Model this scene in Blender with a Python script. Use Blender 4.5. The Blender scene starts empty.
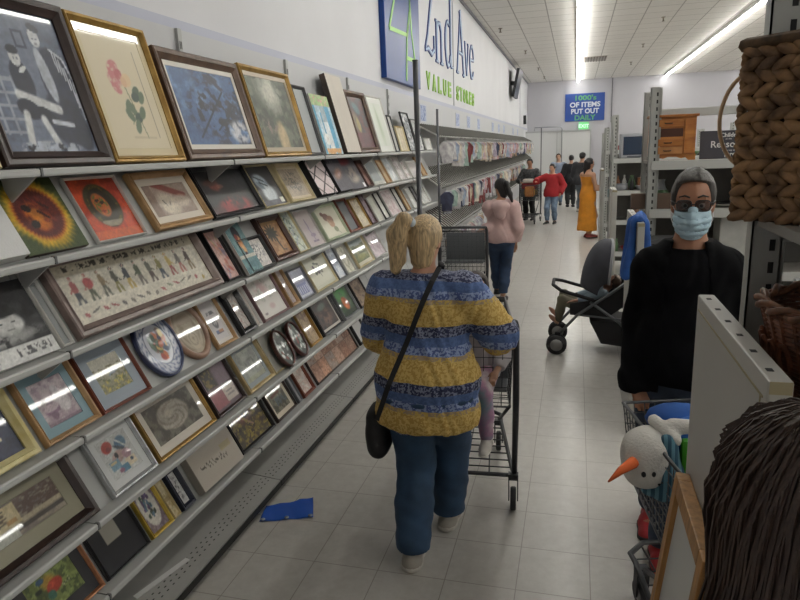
import bpy, bmesh, math, random
import numpy as np
from mathutils import Vector, Matrix, Euler
PI = math.pi
S = bpy.context.scene
C = S.collection
R = random.Random(7)
def rad(d): return d*PI/180
# ---------------------------------------------------------------- colour / materials
def lin(c):
    c = np.asarray(c, float)
    return np.where(c <= .04045, c/12.92, ((c+.055)/1.055)**2.4)
def L4(c): return tuple(float(x) for x in lin(c)) + (1.0,)
def hx(h): return tuple(int(h[i:i+2], 16)/255 for i in (0, 2, 4))
MATS = {}
def mat(name, col=(.5,.5,.5), rough=.5, metal=0.0, noise=0.0, nscale=8.0, coat=0.0, bump=0.0, bscale=40.0, spec=None, stretch=None, col2=None):
    """principled material; noise mixes col with a second tone through a noise texture"""
    if name in MATS: return MATS[name]
    m = bpy.data.materials.new(name); m.use_nodes = True
    nt = m.node_tree; b = nt.nodes['Principled BSDF']
    b.inputs['Base Color'].default_value = L4(col); b.inputs['Roughness'].default_value = rough
    b.inputs['Metallic'].default_value = metal
    if coat: b.inputs['Coat Weight'].default_value = coat; b.inputs['Coat Roughness'].default_value = .03
    if spec is not None: b.inputs['Specular IOR Level'].default_value = spec
    if noise or bump:
        tc = nt.nodes.new('ShaderNodeTexCoord'); mp = nt.nodes.new('ShaderNodeMapping')
        nt.links.new(tc.outputs['Object'], mp.inputs['Vector'])
        if stretch: mp.inputs['Scale'].default_value = stretch
    if noise:
        nz = nt.nodes.new('ShaderNodeTexNoise'); nz.inputs['Scale'].default_value = nscale; nz.inputs['Detail'].default_value = 5
        nt.links.new(mp.outputs[0], nz.inputs['Vector'])
        rp = nt.nodes.new('ShaderNodeValToRGB'); nt.links.new(nz.outputs['Fac'], rp.inputs['Fac'])
        c2 = col2 if col2 is not None else tuple(max(0, x*(1-noise)) for x in col)
        rp.color_ramp.elements[0].position = .32; rp.color_ramp.elements[1].position = .68
        rp.color_ramp.elements[0].color = L4(c2); rp.color_ramp.elements[1].color = L4(col)
        nt.links.new(rp.outputs['Color'], b.inputs['Base Color'])
    if bump:
        n2 = nt.nodes.new('ShaderNodeTexNoise'); n2.inputs['Scale'].default_value = bscale; n2.inputs['Detail'].default_value = 3
        nt.links.new(mp.outputs[0], n2.inputs['Vector'])
        bp = nt.nodes.new('ShaderNodeBump'); bp.inputs['Strength'].default_value = bump; bp.inputs['Distance'].default_value = .01
        nt.links.new(n2.outputs['Fac'], bp.inputs['Height']); nt.links.new(bp.outputs[0], b.inputs['Normal'])
    MATS[name] = m
    return m
def attr_mat(name, rough=.6, coat=0.0, bump=0.0, bscale=150.0):
    """takes its colour from the mesh's own colour attribute 'paint'"""
    if name in MATS: return MATS[name]
    m = mat(name, (.5,.5,.5), rough, coat=coat, bump=bump, bscale=bscale)
    nt = m.node_tree; a = nt.nodes.new('ShaderNodeAttribute'); a.attribute_name = 'paint'
    nt.links.new(a.outputs['Color'], nt.nodes['Principled BSDF'].inputs['Base Color'])
    return m
def emis(name, col, strength):
    if name in MATS: return MATS[name]
    m = bpy.data.materials.new(name); m.use_nodes = True; b = m.node_tree.nodes['Principled BSDF']
    b.inputs['Base Color'].default_value = L4(col); b.inputs['Emission Color'].default_value = L4(col)
    b.inputs['Emission Strength'].default_value = strength
    MATS[name] = m
    return m
# ---------------------------------------------------------------- mesh builder
class MB:
    def __init__(s): s.v = []; s.f = []; s.mi = []; s.cur = 0; s.sm = []; s.smooth = False
    def add(s, vs, fs):
        n = len(s.v); s.v += [tuple(map(float, p)) for p in vs]
        for f in fs: s.f.append(tuple(i+n for i in f)); s.mi.append(s.cur); s.sm.append(s.smooth)
        return s
    def box(s, x0, x1, y0, y1, z0, z1):
        return s.add([(x0,y0,z0),(x1,y0,z0),(x1,y1,z0),(x0,y1,z0),(x0,y0,z1),(x1,y0,z1),(x1,y1,z1),(x0,y1,z1)],
            [(0,3,2,1),(4,5,6,7),(0,1,5,4),(1,2,6,5),(2,3,7,6),(3,0,4,7)])
    def bevbox(s, x0, x1, y0, y1, z0, z1, b=.005):
        bm = bmesh.new(); bmesh.ops.create_cube(bm, size=1)
        for v in bm.verts: v.co = Vector((x0+(v.co.x+.5)*(x1-x0), y0+(v.co.y+.5)*(y1-y0), z0+(v.co.z+.5)*(z1-z0)))
        bmesh.ops.bevel(bm, geom=bm.edges[:], offset=min(b, .45*min(x1-x0, y1-y0, z1-z0)), segments=2, affect='EDGES', profile=.6)
        return s.frombm(bm)
    def frombm(s, bm):
        bm.verts.index_update()
        s.add([v.co[:] for v in bm.verts], [[v.index for v in f.verts] for f in bm.faces]); bm.free(); return s
    def prism(s, poly, axis, a, b):
        """extrude a 2-D polygon along an axis from a to b. axis 'y': poly is (x,z); 'x': (y,z); 'z': (x,y)"""
        k = len(poly)
        def P(p, t): return (p[0], t, p[1]) if axis == 'y' else ((t, p[0], p[1]) if axis == 'x' else (p[0], p[1], t))
        vs = [P(p, a) for p in poly] + [P(p, b) for p in poly]
        return s.add(vs, [tuple(range(k))[::-1], tuple(range(k, 2*k))] + [(i, (i+1) % k, k+(i+1) % k, k+i) for i in range(k)])
    def tube(s, pts, r, n=8, closed=False, caps=True):
        pts = [Vector(p) for p in pts]; m = len(pts); rs = r if isinstance(r, (list, tuple)) else [r]*m
        up = None; rings = []
        for i, p in enumerate(pts):
            a = pts[(i-1) % m] if (closed or i > 0) else p; b = pts[(i+1) % m] if (closed or i < m-1) else p
            t = (b-a); t = t.normalized() if t.length > 1e-9 else Vector((0,0,1))
            if up is None:
                up = t.orthogonal().normalized()
            up = (up - t*up.dot(t)); up = up.normalized() if up.length > 1e-6 else t.orthogonal().normalized()
            w = t.cross(up)
            rings.append([p + (up*math.cos(2*PI*k/n) + w*math.sin(2*PI*k/n))*rs[i] for k in range(n)])
        vs = [q for ring in rings for q in ring]; fs = []
        for i in range(m if closed else m-1):
            j = (i+1) % m
            for k in range(n): fs.append((i*n+k, i*n+(k+1) % n, j*n+(k+1) % n, j*n+k))
        if caps and not closed: fs += [tuple(range(n))[::-1], tuple(range((m-1)*n, m*n))]
        o = s.smooth; s.smooth = n > 5; s.add(vs, fs); s.smooth = o
        return s
    def lathe(s, prof, c=(0,0,0), n=20, axis='z', caps=True):
        vs = []; fs = []; m = len(prof)
        for (r, h) in prof:
            for k in range(n):
                a = 2*PI*k/n; x, y = r*math.cos(a), r*math.sin(a)
                q = (x, y, h) if axis == 'z' else ((h, x, y) if axis == 'x' else (y, h, x))
                vs.append((q[0]+c[0], q[1]+c[1], q[2]+c[2]))
        for i in range(m-1):
            for k in range(n): fs.append((i*n+k, i*n+(k+1) % n, (i+1)*n+(k+1) % n, (i+1)*n+k))
        if caps: fs += [tuple(range(n))[::-1], tuple(range((m-1)*n, m*n))]
        o = s.smooth; s.smooth = True; s.add(vs, fs); s.smooth = o
        return s
    def ell(s, c, r, n=14, m=9, rot=None):
        vs = []; fs = []
        for i in range(m+1):
            th = PI*i/m
            for k in range(n):
                a = 2*PI*k/n; p = Vector((r[0]*math.sin(th)*math.cos(a), r[1]*math.sin(th)*math.sin(a), r[2]*math.cos(th)))
                if rot is not None: p = rot @ p
                vs.append((p.x+c[0], p.y+c[1], p.z+c[2]))
        for i in range(m):
            for k in range(n): fs.append((i*n+k, (i+1)*n+k, (i+1)*n+(k+1) % n, i*n+(k+1) % n))
        o = s.smooth; s.smooth = True; s.add(vs, fs); s.smooth = o
        return s
    def xf(s, M, start=0):
        s.v[start:] = [tuple(M @ Vector(p)) for p in s.v[start:]]; return s
    def mesh(s, name, mats):
        me = bpy.data.meshes.new(name); me.from_pydata(s.v, [], s.f)
        for m in mats: me.materials.append(m)
        if len(mats) > 1: me.polygons.foreach_set('material_index', s.mi)
        me.polygons.foreach_set('use_smooth', s.sm); me.update()
        return me
def link(name, me, parent=None, loc=None):
    o = bpy.data.objects.new(name, me); C.objects.link(o)
    if parent is not None: o.parent = parent
    if loc is not None: o.location = loc
    return o
def part(name, mb, mats, parent, label=None):
    if not isinstance(mats, (list, tuple)): mats = [mats]
    o = link(name, mb.mesh(name, mats), parent)
    if label: o['label'] = label
    return o
def tag(o, label, cat, group=None):
    o['label'] = label; o['category'] = cat
    if group: o['group'] = group
    return o
def thing(name, label, cat, loc=(0,0,0), rot=0.0, group=None):
    o = bpy.data.objects.new(name, None); C.objects.link(o); o.empty_display_size = .05
    o.location = loc
    if isinstance(rot, (int, float)): o.rotation_euler = (0, 0, rot)
    else: o.rotation_euler = rot
    return tag(o, label, cat, group)
def solo(name, mb, mats, label, cat, loc=(0,0,0), rot=0.0, group=None):
    if not isinstance(mats, (list, tuple)): mats = [mats]
    o = link(name, mb.mesh(name, mats)); o.location = loc
    if isinstance(rot, (int, float)): o.rotation_euler = (0, 0, rot)
    else: o.rotation_euler = rot
    return tag(o, label, cat, group)
def struct(name, mb, mats):
    if not isinstance(mats, (list, tuple)): mats = [mats]
    o = link(name, mb.mesh(name, mats)); o['kind'] = 'structure'
    return o
def dup(root, loc=None, rot=None, label=None, group=None):
    r = root.copy(); C.objects.link(r)
    if loc is not None: r.location = loc
    if rot is not None: r.rotation_euler = (0, 0, rot) if isinstance(rot, (int, float)) else rot
    if label: r['label'] = label
    if group: r['group'] = group
    for ch in list(root.children):
        c = ch.copy(); C.objects.link(c); c.parent = r
        for g in list(ch.children):
            d = g.copy(); C.objects.link(d); d.parent = c
    return r
def text_mb(txt, size, depth=.004, sx=1.0, bold=0.0, align='CENTER', spacing=1.0):
    """extruded lettering in the XZ plane, facing -Y, baseline at z=0"""
    cu = bpy.data.curves.new('t', 'FONT'); cu.body = txt; cu.size = size; cu.extrude = depth/2; cu.offset = bold
    cu.align_x = align; cu.space_character = spacing; cu.resolution_u = 3
    o = bpy.data.objects.new('t', cu); C.objects.link(o)
    dg = bpy.context.evaluated_depsgraph_get(); me = bpy.data.meshes.new_from_object(o.evaluated_get(dg))
    mb = MB(); mb.add([(v.co.x*sx, -v.co.z, v.co.y) for v in me.vertices], [tuple(p.vertices) for p in me.polygons])
    C.objects.unlink(o); bpy.data.objects.remove(o); bpy.data.curves.remove(cu); bpy.data.meshes.remove(me)
    return mb
# ---------------------------------------------------------------- signed-distance bodies -> smooth meshes
def sd_cone(P, a, b, ra, rb):
    a = np.asarray(a, float); b = np.asarray(b, float); ba = b-a; l2 = max(ba@ba, 1e-9)
    t = np.clip(((P-a)@ba)/l2, 0, 1); return np.linalg.norm(P-a-t[:,None]*ba, axis=1) - (ra+(rb-ra)*t)
def sd_ell(P, c, r, Q=None):
    q = P-np.asarray(c, float)
    if Q is not None: q = q@Q
    r = np.asarray(r, float); k0 = np.linalg.norm(q/r, axis=1); k1 = np.linalg.norm(q/(r*r), axis=1)
    return k0*(k0-1)/np.maximum(k1, 1e-9)
def smin(a, b, k):
    h = np.clip(.5+.5*(b-a)/k, 0, 1); return b*(1-h)+a*h-k*h*(1-h)
def smax(a, b, k): return -smin(-a, -b, k)
def sd_union(P, prims, k=.03, grow=0.0):
    d = None
    for p in prims:
        e = sd_cone(P, *p[1:]) if p[0] == 'c' else sd_ell(P, *p[1:])
        d = e if d is None else smin(d, e, k)
    return d-grow
def bounds(prims, pad):
    lo = np.full(3, 1e9); hi = np.full(3, -1e9)
    for p in prims:
        if p[0] == 'c':
            for q, r in ((p[1], p[3]), (p[2], p[4])): lo = np.minimum(lo, np.array(q)-r); hi = np.maximum(hi, np.array(q)+r)
        else:
            r = max(p[2]); lo = np.minimum(lo, np.array(p[1])-r); hi = np.maximum(hi, np.array(p[1])+r)
    return lo-pad, hi+pad
def nets(fn, lo, hi, res):
    """surface nets of fn(P)<0 on a grid"""
    lo = np.asarray(lo, float); n = np.maximum(np.ceil((np.asarray(hi)-lo)/res).astype(int)+1, 3)
    g = np.stack(np.meshgrid(*[lo[i]+res*np.arange(n[i]) for i in range(3)], indexing='ij'), -1).reshape(-1, 3)
    D = np.concatenate([fn(g[i:i+150000]) for i in range(0, len(g), 150000)]).reshape(n)
    D[0]=D[-1]=np.maximum(D[0],1e-3) if False else np.abs(D[0])+1e-4 if False else D[0]
    ins = D < 0
    cs = np.stack([ins[i:n[0]-1+i, j:n[1]-1+j, k:n[2]-1+k] for i in (0,1) for j in (0,1) for k in (0,1)], 0)
    cnt = cs.sum(0); act = (cnt > 0) & (cnt < 8)
    idx = -np.ones(act.shape, int); cells = np.argwhere(act); idx[act] = np.arange(len(cells))
    acc = np.zeros((len(cells), 3)); num = np.zeros(len(cells))
    corners = [(i,j,k) for i in (0,1) for j in (0,1) for k in (0,1)]
    for a in range(8):
        for b in range(a+1, 8):
            ca, cb = np.array(corners[a]), np.array(corners[b])
            if abs(ca-cb).sum() != 1: continue
            va = D[tuple((cells+ca).T)]; vb = D[tuple((cells+cb).T)]
            x = (va < 0) != (vb < 0); t = np.where(x, va/np.where(x, va-vb, 1), 0)
            acc += np.where(x[:,None], ca+t[:,None]*(cb-ca), 0); num += x
    V = lo+res*(cells+acc/num[:,None]); F = []
    for ax in range(3):
        u, w = (ax+1) % 3, (ax+2) % 3
        sl0 = [slice(None)]*3; sl1 = [slice(None)]*3; sl0[ax] = slice(0, -1); sl1[ax] = slice(1, None)
        A, B = ins[tuple(sl0)], ins[tuple(sl1)]
        e = np.argwhere(A != B); ok = (e[:,u] > 0) & (e[:,w] > 0) & (e[:,u] < n[u]-1) & (e[:,w] < n[w]-1); e = e[ok]
        if not len(e): continue
        fl = A[tuple(e.T)]
        def I(du, dw):
            c = e.copy(); c[:,u] -= du; c[:,w] -= dw; return idx[tuple(c.T)]
        q = np.stack([I(1,1), I(0,1), I(0,0), I(1,0)], 1); q[~fl] = q[~fl][:, ::-1]; F.append(q)
    return V, (np.concatenate(F) if F else np.zeros((0,4), int))
def mesh_vf(name, V, F, mats, mi=None, paint=None, smooth=True):
    me = bpy.data.meshes.new(name); me.from_pydata([tuple(map(float,v)) for v in V], [], [tuple(map(int,f)) for f in F])
    for m in (mats if isinstance(mats, (list, tuple)) else [mats]): me.materials.append(m)
    if mi is not None: me.polygons.foreach_set('material_index', [int(x) for x in mi])
    me.polygons.foreach_set('use_smooth', [smooth]*len(me.polygons))
    if paint is not None:
        ca = me.color_attributes.new('paint', 'FLOAT_COLOR', 'POINT')
        col = np.ones((len(V), 4), np.float32); col[:, :3] = lin(paint); ca.data.foreach_set('color', col.ravel())
    me.update()
    return me
# ================================================================ camera, render look
f_px = 637.99; th, ps, ro = .229815, .271333, -.038375
fw = Vector((-math.sin(ps)*math.cos(th), math.cos(ps)*math.cos(th), -math.sin(th)))
rt = Vector((math.cos(ps), math.sin(ps), 0)); up = rt.cross(fw)
r2 = rt*math.cos(ro)+up*math.sin(ro); u2 = -rt*math.sin(ro)+up*math.cos(ro)
cam = bpy.data.objects.new('camera', bpy.data.cameras.new('camera')); C.objects.link(cam)
cam.data.sensor_width = 36; cam.data.lens = 36*f_px/800; cam.data.clip_start = .02; cam.data.clip_end = 200
M = Matrix((r2, u2, -fw)).transposed().to_4x4(); M.translation = (0, 0, 1.825); cam.matrix_world = M
S.camera = cam
S.view_settings.view_transform = 'Standard'; S.view_settings.look = 'None'; S.view_settings.gamma = 1
S.view_settings.use_curve_mapping = False; S.view_settings.exposure = 0.2
S.cycles.use_denoising = True; S.cycles.max_bounces = 8; S.cycles.diffuse_bounces = 5; S.cycles.glossy_bounces = 4
S.cycles.sample_clamp_indirect = 4.0; S.cycles.caustics_reflective = False; S.cycles.caustics_refractive = False
w = bpy.data.worlds.new('world'); S.world = w; w.use_nodes = True
w.node_tree.nodes['Background'].inputs['Color'].default_value = (.75, .8, .9, 1); w.node_tree.nodes['Background'].inputs['Strength'].default_value = .15
# ================================================================ room shell
CEIL = 4.275; WX = -1.95; FY = 27.4
def grid_mat(name, c1, c2, tx, ty, line, rough, gap_col, nscale, speck, coat=0.0, ox=0.0, oy=0.0, vary=.04):
    """square tiles with thin joints, measured in metres of object space"""
    m = mat(name, c1, rough); nt = m.node_tree; N = nt.nodes; Lk = nt.links; b = N['Principled BSDF']
    tc = N.new('ShaderNodeTexCoord'); sp = N.new('ShaderNodeSeparateXYZ'); Lk.new(tc.outputs['Object'], sp.inputs[0])
    def ma(op, a, bb=None):
        n = N.new('ShaderNodeMath'); n.operation = op
        for i, x in enumerate((a, bb)):
            if x is None: continue
            if isinstance(x, (int, float)): n.inputs[i].default_value = x
            else: Lk.new(x, n.inputs[i])
        return n.outputs[0]
    def cell(out, t, o):
        q = ma('DIVIDE', ma('SUBTRACT', out, o), t); fr = ma('FRACT', q); d = ma('MINIMUM', fr, ma('SUBTRACT', 1.0, fr))
        return ma('FLOOR', q), ma('MULTIPLY', d, t)
    cx, dx = cell(sp.outputs[0], tx, ox); cy, dy = cell(sp.outputs[1], ty, oy)
    g = ma('LESS_THAN', ma('MINIMUM', dx, dy), line)
    cmb = N.new('ShaderNodeCombineXYZ'); Lk.new(cx, cmb.inputs[0]); Lk.new(cy, cmb.inputs[1])
    wn = N.new('ShaderNodeTexWhiteNoise'); wn.noise_dimensions = '2D'; Lk.new(cmb.outputs[0], wn.inputs['Vector'])
    nz = N.new('ShaderNodeTexNoise'); nz.inputs['Scale'].default_value = nscale; nz.inputs['Detail'].default_value = 6; nz.inputs['Roughness'].default_value = .7
    Lk.new(tc.outputs['Object'], nz.inputs['Vector'])
    rp = N.new('ShaderNodeValToRGB'); rp.color_ramp.elements[0].position = .5-speck; rp.color_ramp.elements[1].position = .5+speck
    rp.color_ramp.elements[0].color = L4(c2); rp.color_ramp.elements[1].color = L4(c1); Lk.new(nz.outputs['Fac'], rp.inputs['Fac'])
    va = ma('ADD', ma('MULTIPLY', wn.outputs['Value'], vary), 1-vary/2)
    mx = N.new('ShaderNodeMix'); mx.data_type = 'RGBA'; mx.blend_type = 'MULTIPLY'; mx.inputs['Factor'].default_value = 1
    vc = N.new('ShaderNodeCombineColor')
    for i in range(3): Lk.new(va, vc.inputs[i])
    Lk.new(rp.outputs['Color'], mx.inputs['A']); Lk.new(vc.outputs[0], mx.inputs['B'])
    m2 = N.new('ShaderNodeMix'); m2.data_type = 'RGBA'; Lk.new(g, m2.inputs['Factor']); Lk.new(mx.outputs['Result'], m2.inputs['A'])
    m2.inputs['B'].default_value = L4(gap_col); Lk.new(m2.outputs['Result'], b.inputs['Base Color'])
    bp = N.new('ShaderNodeBump'); bp.inputs['Strength'].default_value = .12; bp.inputs['Distance'].default_value = .002
    n3 = N.new('ShaderNodeTexNoise'); n3.inputs['Scale'].default_value = 9; Lk.new(tc.outputs['Object'], n3.inputs['Vector'])
    Lk.new(n3.outputs['Fac'], bp.inputs['Height']); Lk.new(bp.outputs[0], b.inputs['Normal'])
    if coat: b.inputs['Coat Weight'].default_value = coat; b.inputs['Coat Roughness'].default_value = .16
    return m
T = .3048
m_floor = grid_mat('vinyl_tile', hx('c2bfb9'), hx('b2aea8'), T, T, .0022, .36, hx('938d86'), 16, .2, coat=.12, ox=-1.118, oy=2.377)
m_ceil = grid_mat('ceiling_tile', hx('e6e4e0'), hx('dcd9d4'), .61, .61, .011, .9, hx('a9a6a1'), 30, .2, ox=0.02, oy=0.3)
m_wall = mat('white_wall', hx('dcdcdf'), .65, noise=.03, nscale=1.2)
m_far = mat('lavender_wall', hx('bdbcc2'), .7, noise=.03, nscale=.8)
m_white = mat('white_panel', hx('d3d4d4'), .5)
m_trimg = mat('grey_trim', hx('77777c'), .5)
struct('floor', MB().box(-2.1, 14, -4, FY+.1, -.08, 0), m_floor)
struct('ceiling', MB().box(-2.1, 14, -4, FY+.1, CEIL, CEIL+.08), m_ceil)
struct('wall_left', MB().box(WX-.12, WX, -4, 30, 0, CEIL), m_wall)
struct('wall_right', MB().box(14, 14.12, -4, 30, 0, CEIL), m_far)
struct('wall_near', MB().box(-2.1, 14.12, -4.12, -4, 0, CEIL), m_wall)
struct('wall_far', MB().box(WX, 14, FY, FY+.12, 0, CEIL), m_far)
struct('trim_1', MB().box(WX, WX+.03, -4, FY, CEIL-.05, CEIL), m_trimg)                     # metal angle along the top of the side wall
struct('trim_2', MB().box(1.28, 1.32, FY-.05, FY, 2.6, CEIL), m_trimg)                       # conduit down the far wall
struct('trim_3', MB().box(WX, WX+.02, -4, FY, 2.44, 2.50), mat('lavender_band', hx('b9bccb'), .5))      # thin lavender band on the wall above the shelving
mb = MB().box(WX, .52, FY-.9, FY-.02, 0, 2.33)
struct('wall_partition', mb, mat('partition_white', hx('cfd0d0'), .45))
struct('trim_4', MB().box(WX, .54, FY-.93, FY-.9, 2.3, 2.36).box(.5, .54, FY-.93, FY-.9, 0, 2.3).box(-.75, -.73, FY-.92, FY-.9, 0, 2.3), mat('partition_edge', hx('a9abab'), .4))
for i, (a, b) in enumerate(((10.72, 10.76), (23.65, 23.7))):
    struct('trim_%d' % (5+i), MB().box(WX, WX+.012, a, b, 2.5, CEIL-.05), mat('seam_grey', hx('b4b5bb'), .6))
mb = MB().tube([(WX+.35, FY-.96, 2.38), (WX+.35, FY-.96, 2.5), (-.62, FY-.96, 2.5), (-.55, FY-.96, 2.42), (-.55, FY-.96, .95)], .02, 6).box(-.62, -.48, FY-1.0, FY-.935, .75, .95)
solo('mounted_pipe', mb, mat('conduit_grey', hx('8f9296'), .4, .6), 'grey pipe bent over the top of the white far partition', 'conduit')
# ================================================================ lights: continuous strip fixtures
m_tube = emis('tube_glow', (1.0, .995, .97), 25.5)
m_fix = mat('fixture_white', hx('e4e4e2'), .4)
m_fixe = mat('fixture_edge', hx('6c6c70'), .5)
seg = 2.44
for rx, y0, y1, txt in ((0.0, 3.1, 27.3, 'over the aisle'), (3.2, -3.0, 27.3, 'over the racks'), (6.4, -3.0, 27.3, None), (9.6, -3.0, 27.3, None)):
    y = y0; k = 0
    while y < y1-.4:
        e = min(y+seg, y1)
        t = thing('strip_light', 'white fluorescent strip light running along the ceiling %s' % (txt or 'beyond the racks'), 'ceiling light', (rx, y, CEIL), 0, 'strip lights %s' % (txt or 'beyond the racks'))
        part('housing', MB().box(-.04, .04, 0, e-y-.01, -.05, 0).box(-.052, -.046, 0, e-y-.01, -.07, 0), m_fix, t)
        part('tube', MB().tube([(-.022, .03, -.085), (-.022, e-y-.04, -.085)], .019, 8).tube([(.022, .03, -.085), (.022, e-y-.04, -.085)], .019, 8), m_tube, t)
        y = e
# ceiling vent and sprinklers
t = thing('ceiling_vent', 'slotted metal air vent in the ceiling beside the aisle strip light', 'vent', (.47, 21.0, CEIL))
part('frame', MB().box(-.33, .33, -.55, .55, -.015, 0), mat('vent_frame', hx('a19a91'), .5), t)
part('slat', (lambda m: [m.box(-.28+.08*i, -.25+.08*i, -.5, .5, -.03, -.015) for i in range(8)] and m)(MB()), mat('vent_slat', hx('6b655e'), .5), t)
for i, (sx, sy) in enumerate(((-1.62, 14.6), (-1.36, 18.2), (-1.25, 22.3), (-1.2, 25.2), (1.65, 14.9), (1.6, 18.6), (1.6, 22.5))):
    m = MB().lathe([(.045, 0), (.045, -.01), (.015, -.02), (.015, -.07), (.035, -.08), (.035, -.085)], (0,0,0), 10)
    solo('sprinkler', m, mat('sprinkler_brass', hx('8d857a'), .4, .7), 'small metal sprinkler head hanging below the ceiling tiles', 'sprinkler', (sx, sy, CEIL), 0, 'ceiling sprinklers')
# ================================================================ painted prints (colour computed on the print's own mesh)
def H(c): return np.array(hx(c))
def vnoise(x, y, seed=0):
    xi = np.floor(x).astype(int); yi = np.floor(y).astype(int); fx = x-xi; fy = y-yi
    def h(a, b):
        v = np.sin(a*127.1+b*311.7+seed*74.7)*43758.5453; return v-np.floor(v)
    sx = fx*fx*(3-2*fx); sy = fy*fy*(3-2*fy)
    return (h(xi,yi)*(1-sx)+h(xi+1,yi)*sx)*(1-sy)+(h(xi,yi+1)*(1-sx)+h(xi+1,yi+1)*sx)*sy
def fbm(x, y, seed=0, o=4):
    r = 0; a = .5; t = 0
    for i in range(o): r = r+a*vnoise(x*2**i, y*2**i, seed+i); t += a; a *= .55
    return r/t
def sst(a, b, x): t = np.clip((x-a)/(b-a), 0, 1); return t*t*(3-2*t)
def mixc(A, B, m): return A*(1-m[...,None])+B*m[...,None]
def ellm(U, V, cx, cy, rx, ry, rot=0.0, soft=.12):
    c, s = math.cos(rot), math.sin(rot); dx = U-cx; dy = V-cy; a = (dx*c+dy*s)/rx; b = (-dx*s+dy*c)/ry
    return 1-sst(1-soft, 1+soft, np.sqrt(a*a+b*b))
def boxm(U, V, x0, x1, y0, y1): return ((U >= x0)&(U <= x1)&(V >= y0)&(V <= y1)).astype(float)
def segm(U, V, x0, y0, x1, y1, wd):
    dx, dy = x1-x0, y1-y0; t = np.clip(((U-x0)*dx+(V-y0)*dy)/max(dx*dx+dy*dy, 1e-9), 0, 1)
    return 1-sst(wd*.7, wd*1.3, np.hypot(U-x0-t*dx, V-y0-t*dy))
def art(spec, U, V, asp, seed):
    """U along, V up (0..1), asp = width/height; returns sRGB"""
    k = spec[0]; A = np.zeros(U.shape+(3,)); rg = random.Random(seed); n = fbm(U*6*asp, V*6, seed)
    def fill(c): A[...] = H(c)
    def put(c, m):
        A[...] = mixc(A, np.broadcast_to(H(c), A.shape), m)
    if k == 'plain': fill(spec[1]); A[...] *= (1-.05*n)[...,None]
    elif k == 'figures':
        fill('6d768a'); put('565f74', sst(.35,.7,n)); put('8a92a4', boxm(U,V,0,.62,.45,1)*.35); put('a6adbb', ((np.abs(((U*9)%1)-.5)<.12)|(np.abs(((V*11)%1)-.5)<.12))*boxm(U,V,0,.30,.12,.52)*.75)
        put('3a4258', boxm(U,V,.46,.58,.74,.86)); put('8d95a5', boxm(U,V,.48,.56,.76,.84)*.7)
        put('2a3044', ellm(U,V,.82,.50,.20,.27,.15,.06)); put('2a3044', ellm(U,V,.74,.24,.22,.2,0,.1)); put('252b3d', ellm(U,V,.86,.2,.12,.2,.3,.1))
        put('b3b9c4', ellm(U,V,.69,.56,.06,.20,.12,.1)); put('d0d3d7', ellm(U,V,.70,.83,.058,.070,0,.08)); put('2b3040', ellm(U,V,.72,.90,.065,.03,-.2)); put('6f7789', ellm(U,V,.68,.82,.012,.008)); put('6f7789', ellm(U,V,.72,.82,.012,.008)); put('8d8f98', ellm(U,V,.70,.785,.02,.007))
        put('1f2538', ellm(U,V,.40,.50,.11,.15,.1,.08)); put('d2d4d6', ellm(U,V,.40,.66,.055,.062,0,.08)); put('1b2030', ellm(U,V,.40,.715,.062,.034)); put('6f7789', ellm(U,V,.385,.655,.010,.007)); put('6f7789', ellm(U,V,.42,.655,.010,.007)); put('dcdedf', ellm(U,V,.44,.58,.05,.018,.5))
        put('d2d4d6', segm(U,V,.30,.40,.70,.31,.035)); put('1b2133', ellm(U,V,.36,.30,.12,.07,-.2,.08)); put('1b2133', ellm(U,V,.52,.26,.10,.06,-.3,.08)); put('d6d8d9', segm(U,V,.31,.26,.25,.04,.034)); put('cfd2d5', segm(U,V,.48,.23,.55,.05,.034)); put('141927', ellm(U,V,.24,.03,.05,.025)); put('141927', ellm(U,V,.57,.035,.05,.022,-.3))
        put('c9ced8', np.maximum.reduce([segm(U,V,.83,.76,.95,.70,.010), segm(U,V,.95,.70,1.,.55,.010), segm(U,V,1.,.55,.97,.34,.010)]))
        for i in range(6): put('c9ced8', segm(U,V,.85+.027*i,.74-.012*i*i,.86+.025*i,.60-.014*i*i,.007))
        put('c3c8d2', segm(U,V,.58,.22,.80,.20,.018)); put('aeb5c2', ellm(U,V,.45,.03,.35,.05)*sst(.45,.55,fbm(U*14,V*14,3)))
    elif k == 'rose':
        fill('d9cdb0'); ln = np.maximum.reduce([segm(U,V,.2,.9,.84,.9,.004), segm(U,V,.84,.9,.84,.1,.004)]); put('8f8266', ln)
        put('6f7a55', segm(U,V,.47,.62,.62,.1,.008)); put('6f7a55', segm(U,V,.55,.4,.42,.22,.006))
        for cx,cy,rx,ry,r in ((.38,.72,.10,.065,.3),(.36,.62,.12,.075,0),(.34,.54,.08,.05,-.4),(.44,.66,.07,.05,.5)): put(rg.choice(('c4787a','b9666b','d18f8a')), ellm(U,V,cx,cy,rx,ry,r)*sst(.15,.6,fbm(U*22,V*30,seed)))
        put('e0c49a', ellm(U,V,.56,.62,.08,.06,.2)); put('d9b48e', ellm(U,V,.50,.60,.05,.05))
        for cx,cy in ((.66,.52),(.73,.47),(.62,.47),(.50,.36),(.42,.30),(.56,.28),(.66,.33),(.50,.20),(.44,.38)): put(rg.choice(('4c5f4c','3f5144','61715a')), ellm(U,V,cx,cy,.075,.045,rg.uniform(-1,1)))
        put('b3a688', segm(U,V,.35,.1,.78,.1,.006)*.6)
    elif k == 'bluewood':
        fill('47618d'); put('6d8cb8', sst(.5,.75,fbm(U*4+V*5,V*3-U*5,seed))); put('3b4256', sst(.46,.6,fbm(U*7+V*6,V*7-U*4,seed+3))*sst(.2,.5,U)); put('2d303b', sst(.50,.58,fbm(U*14,V*12,seed+5))*ellm(U,V,.55,.45,.42,.33,0,.5))
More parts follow.
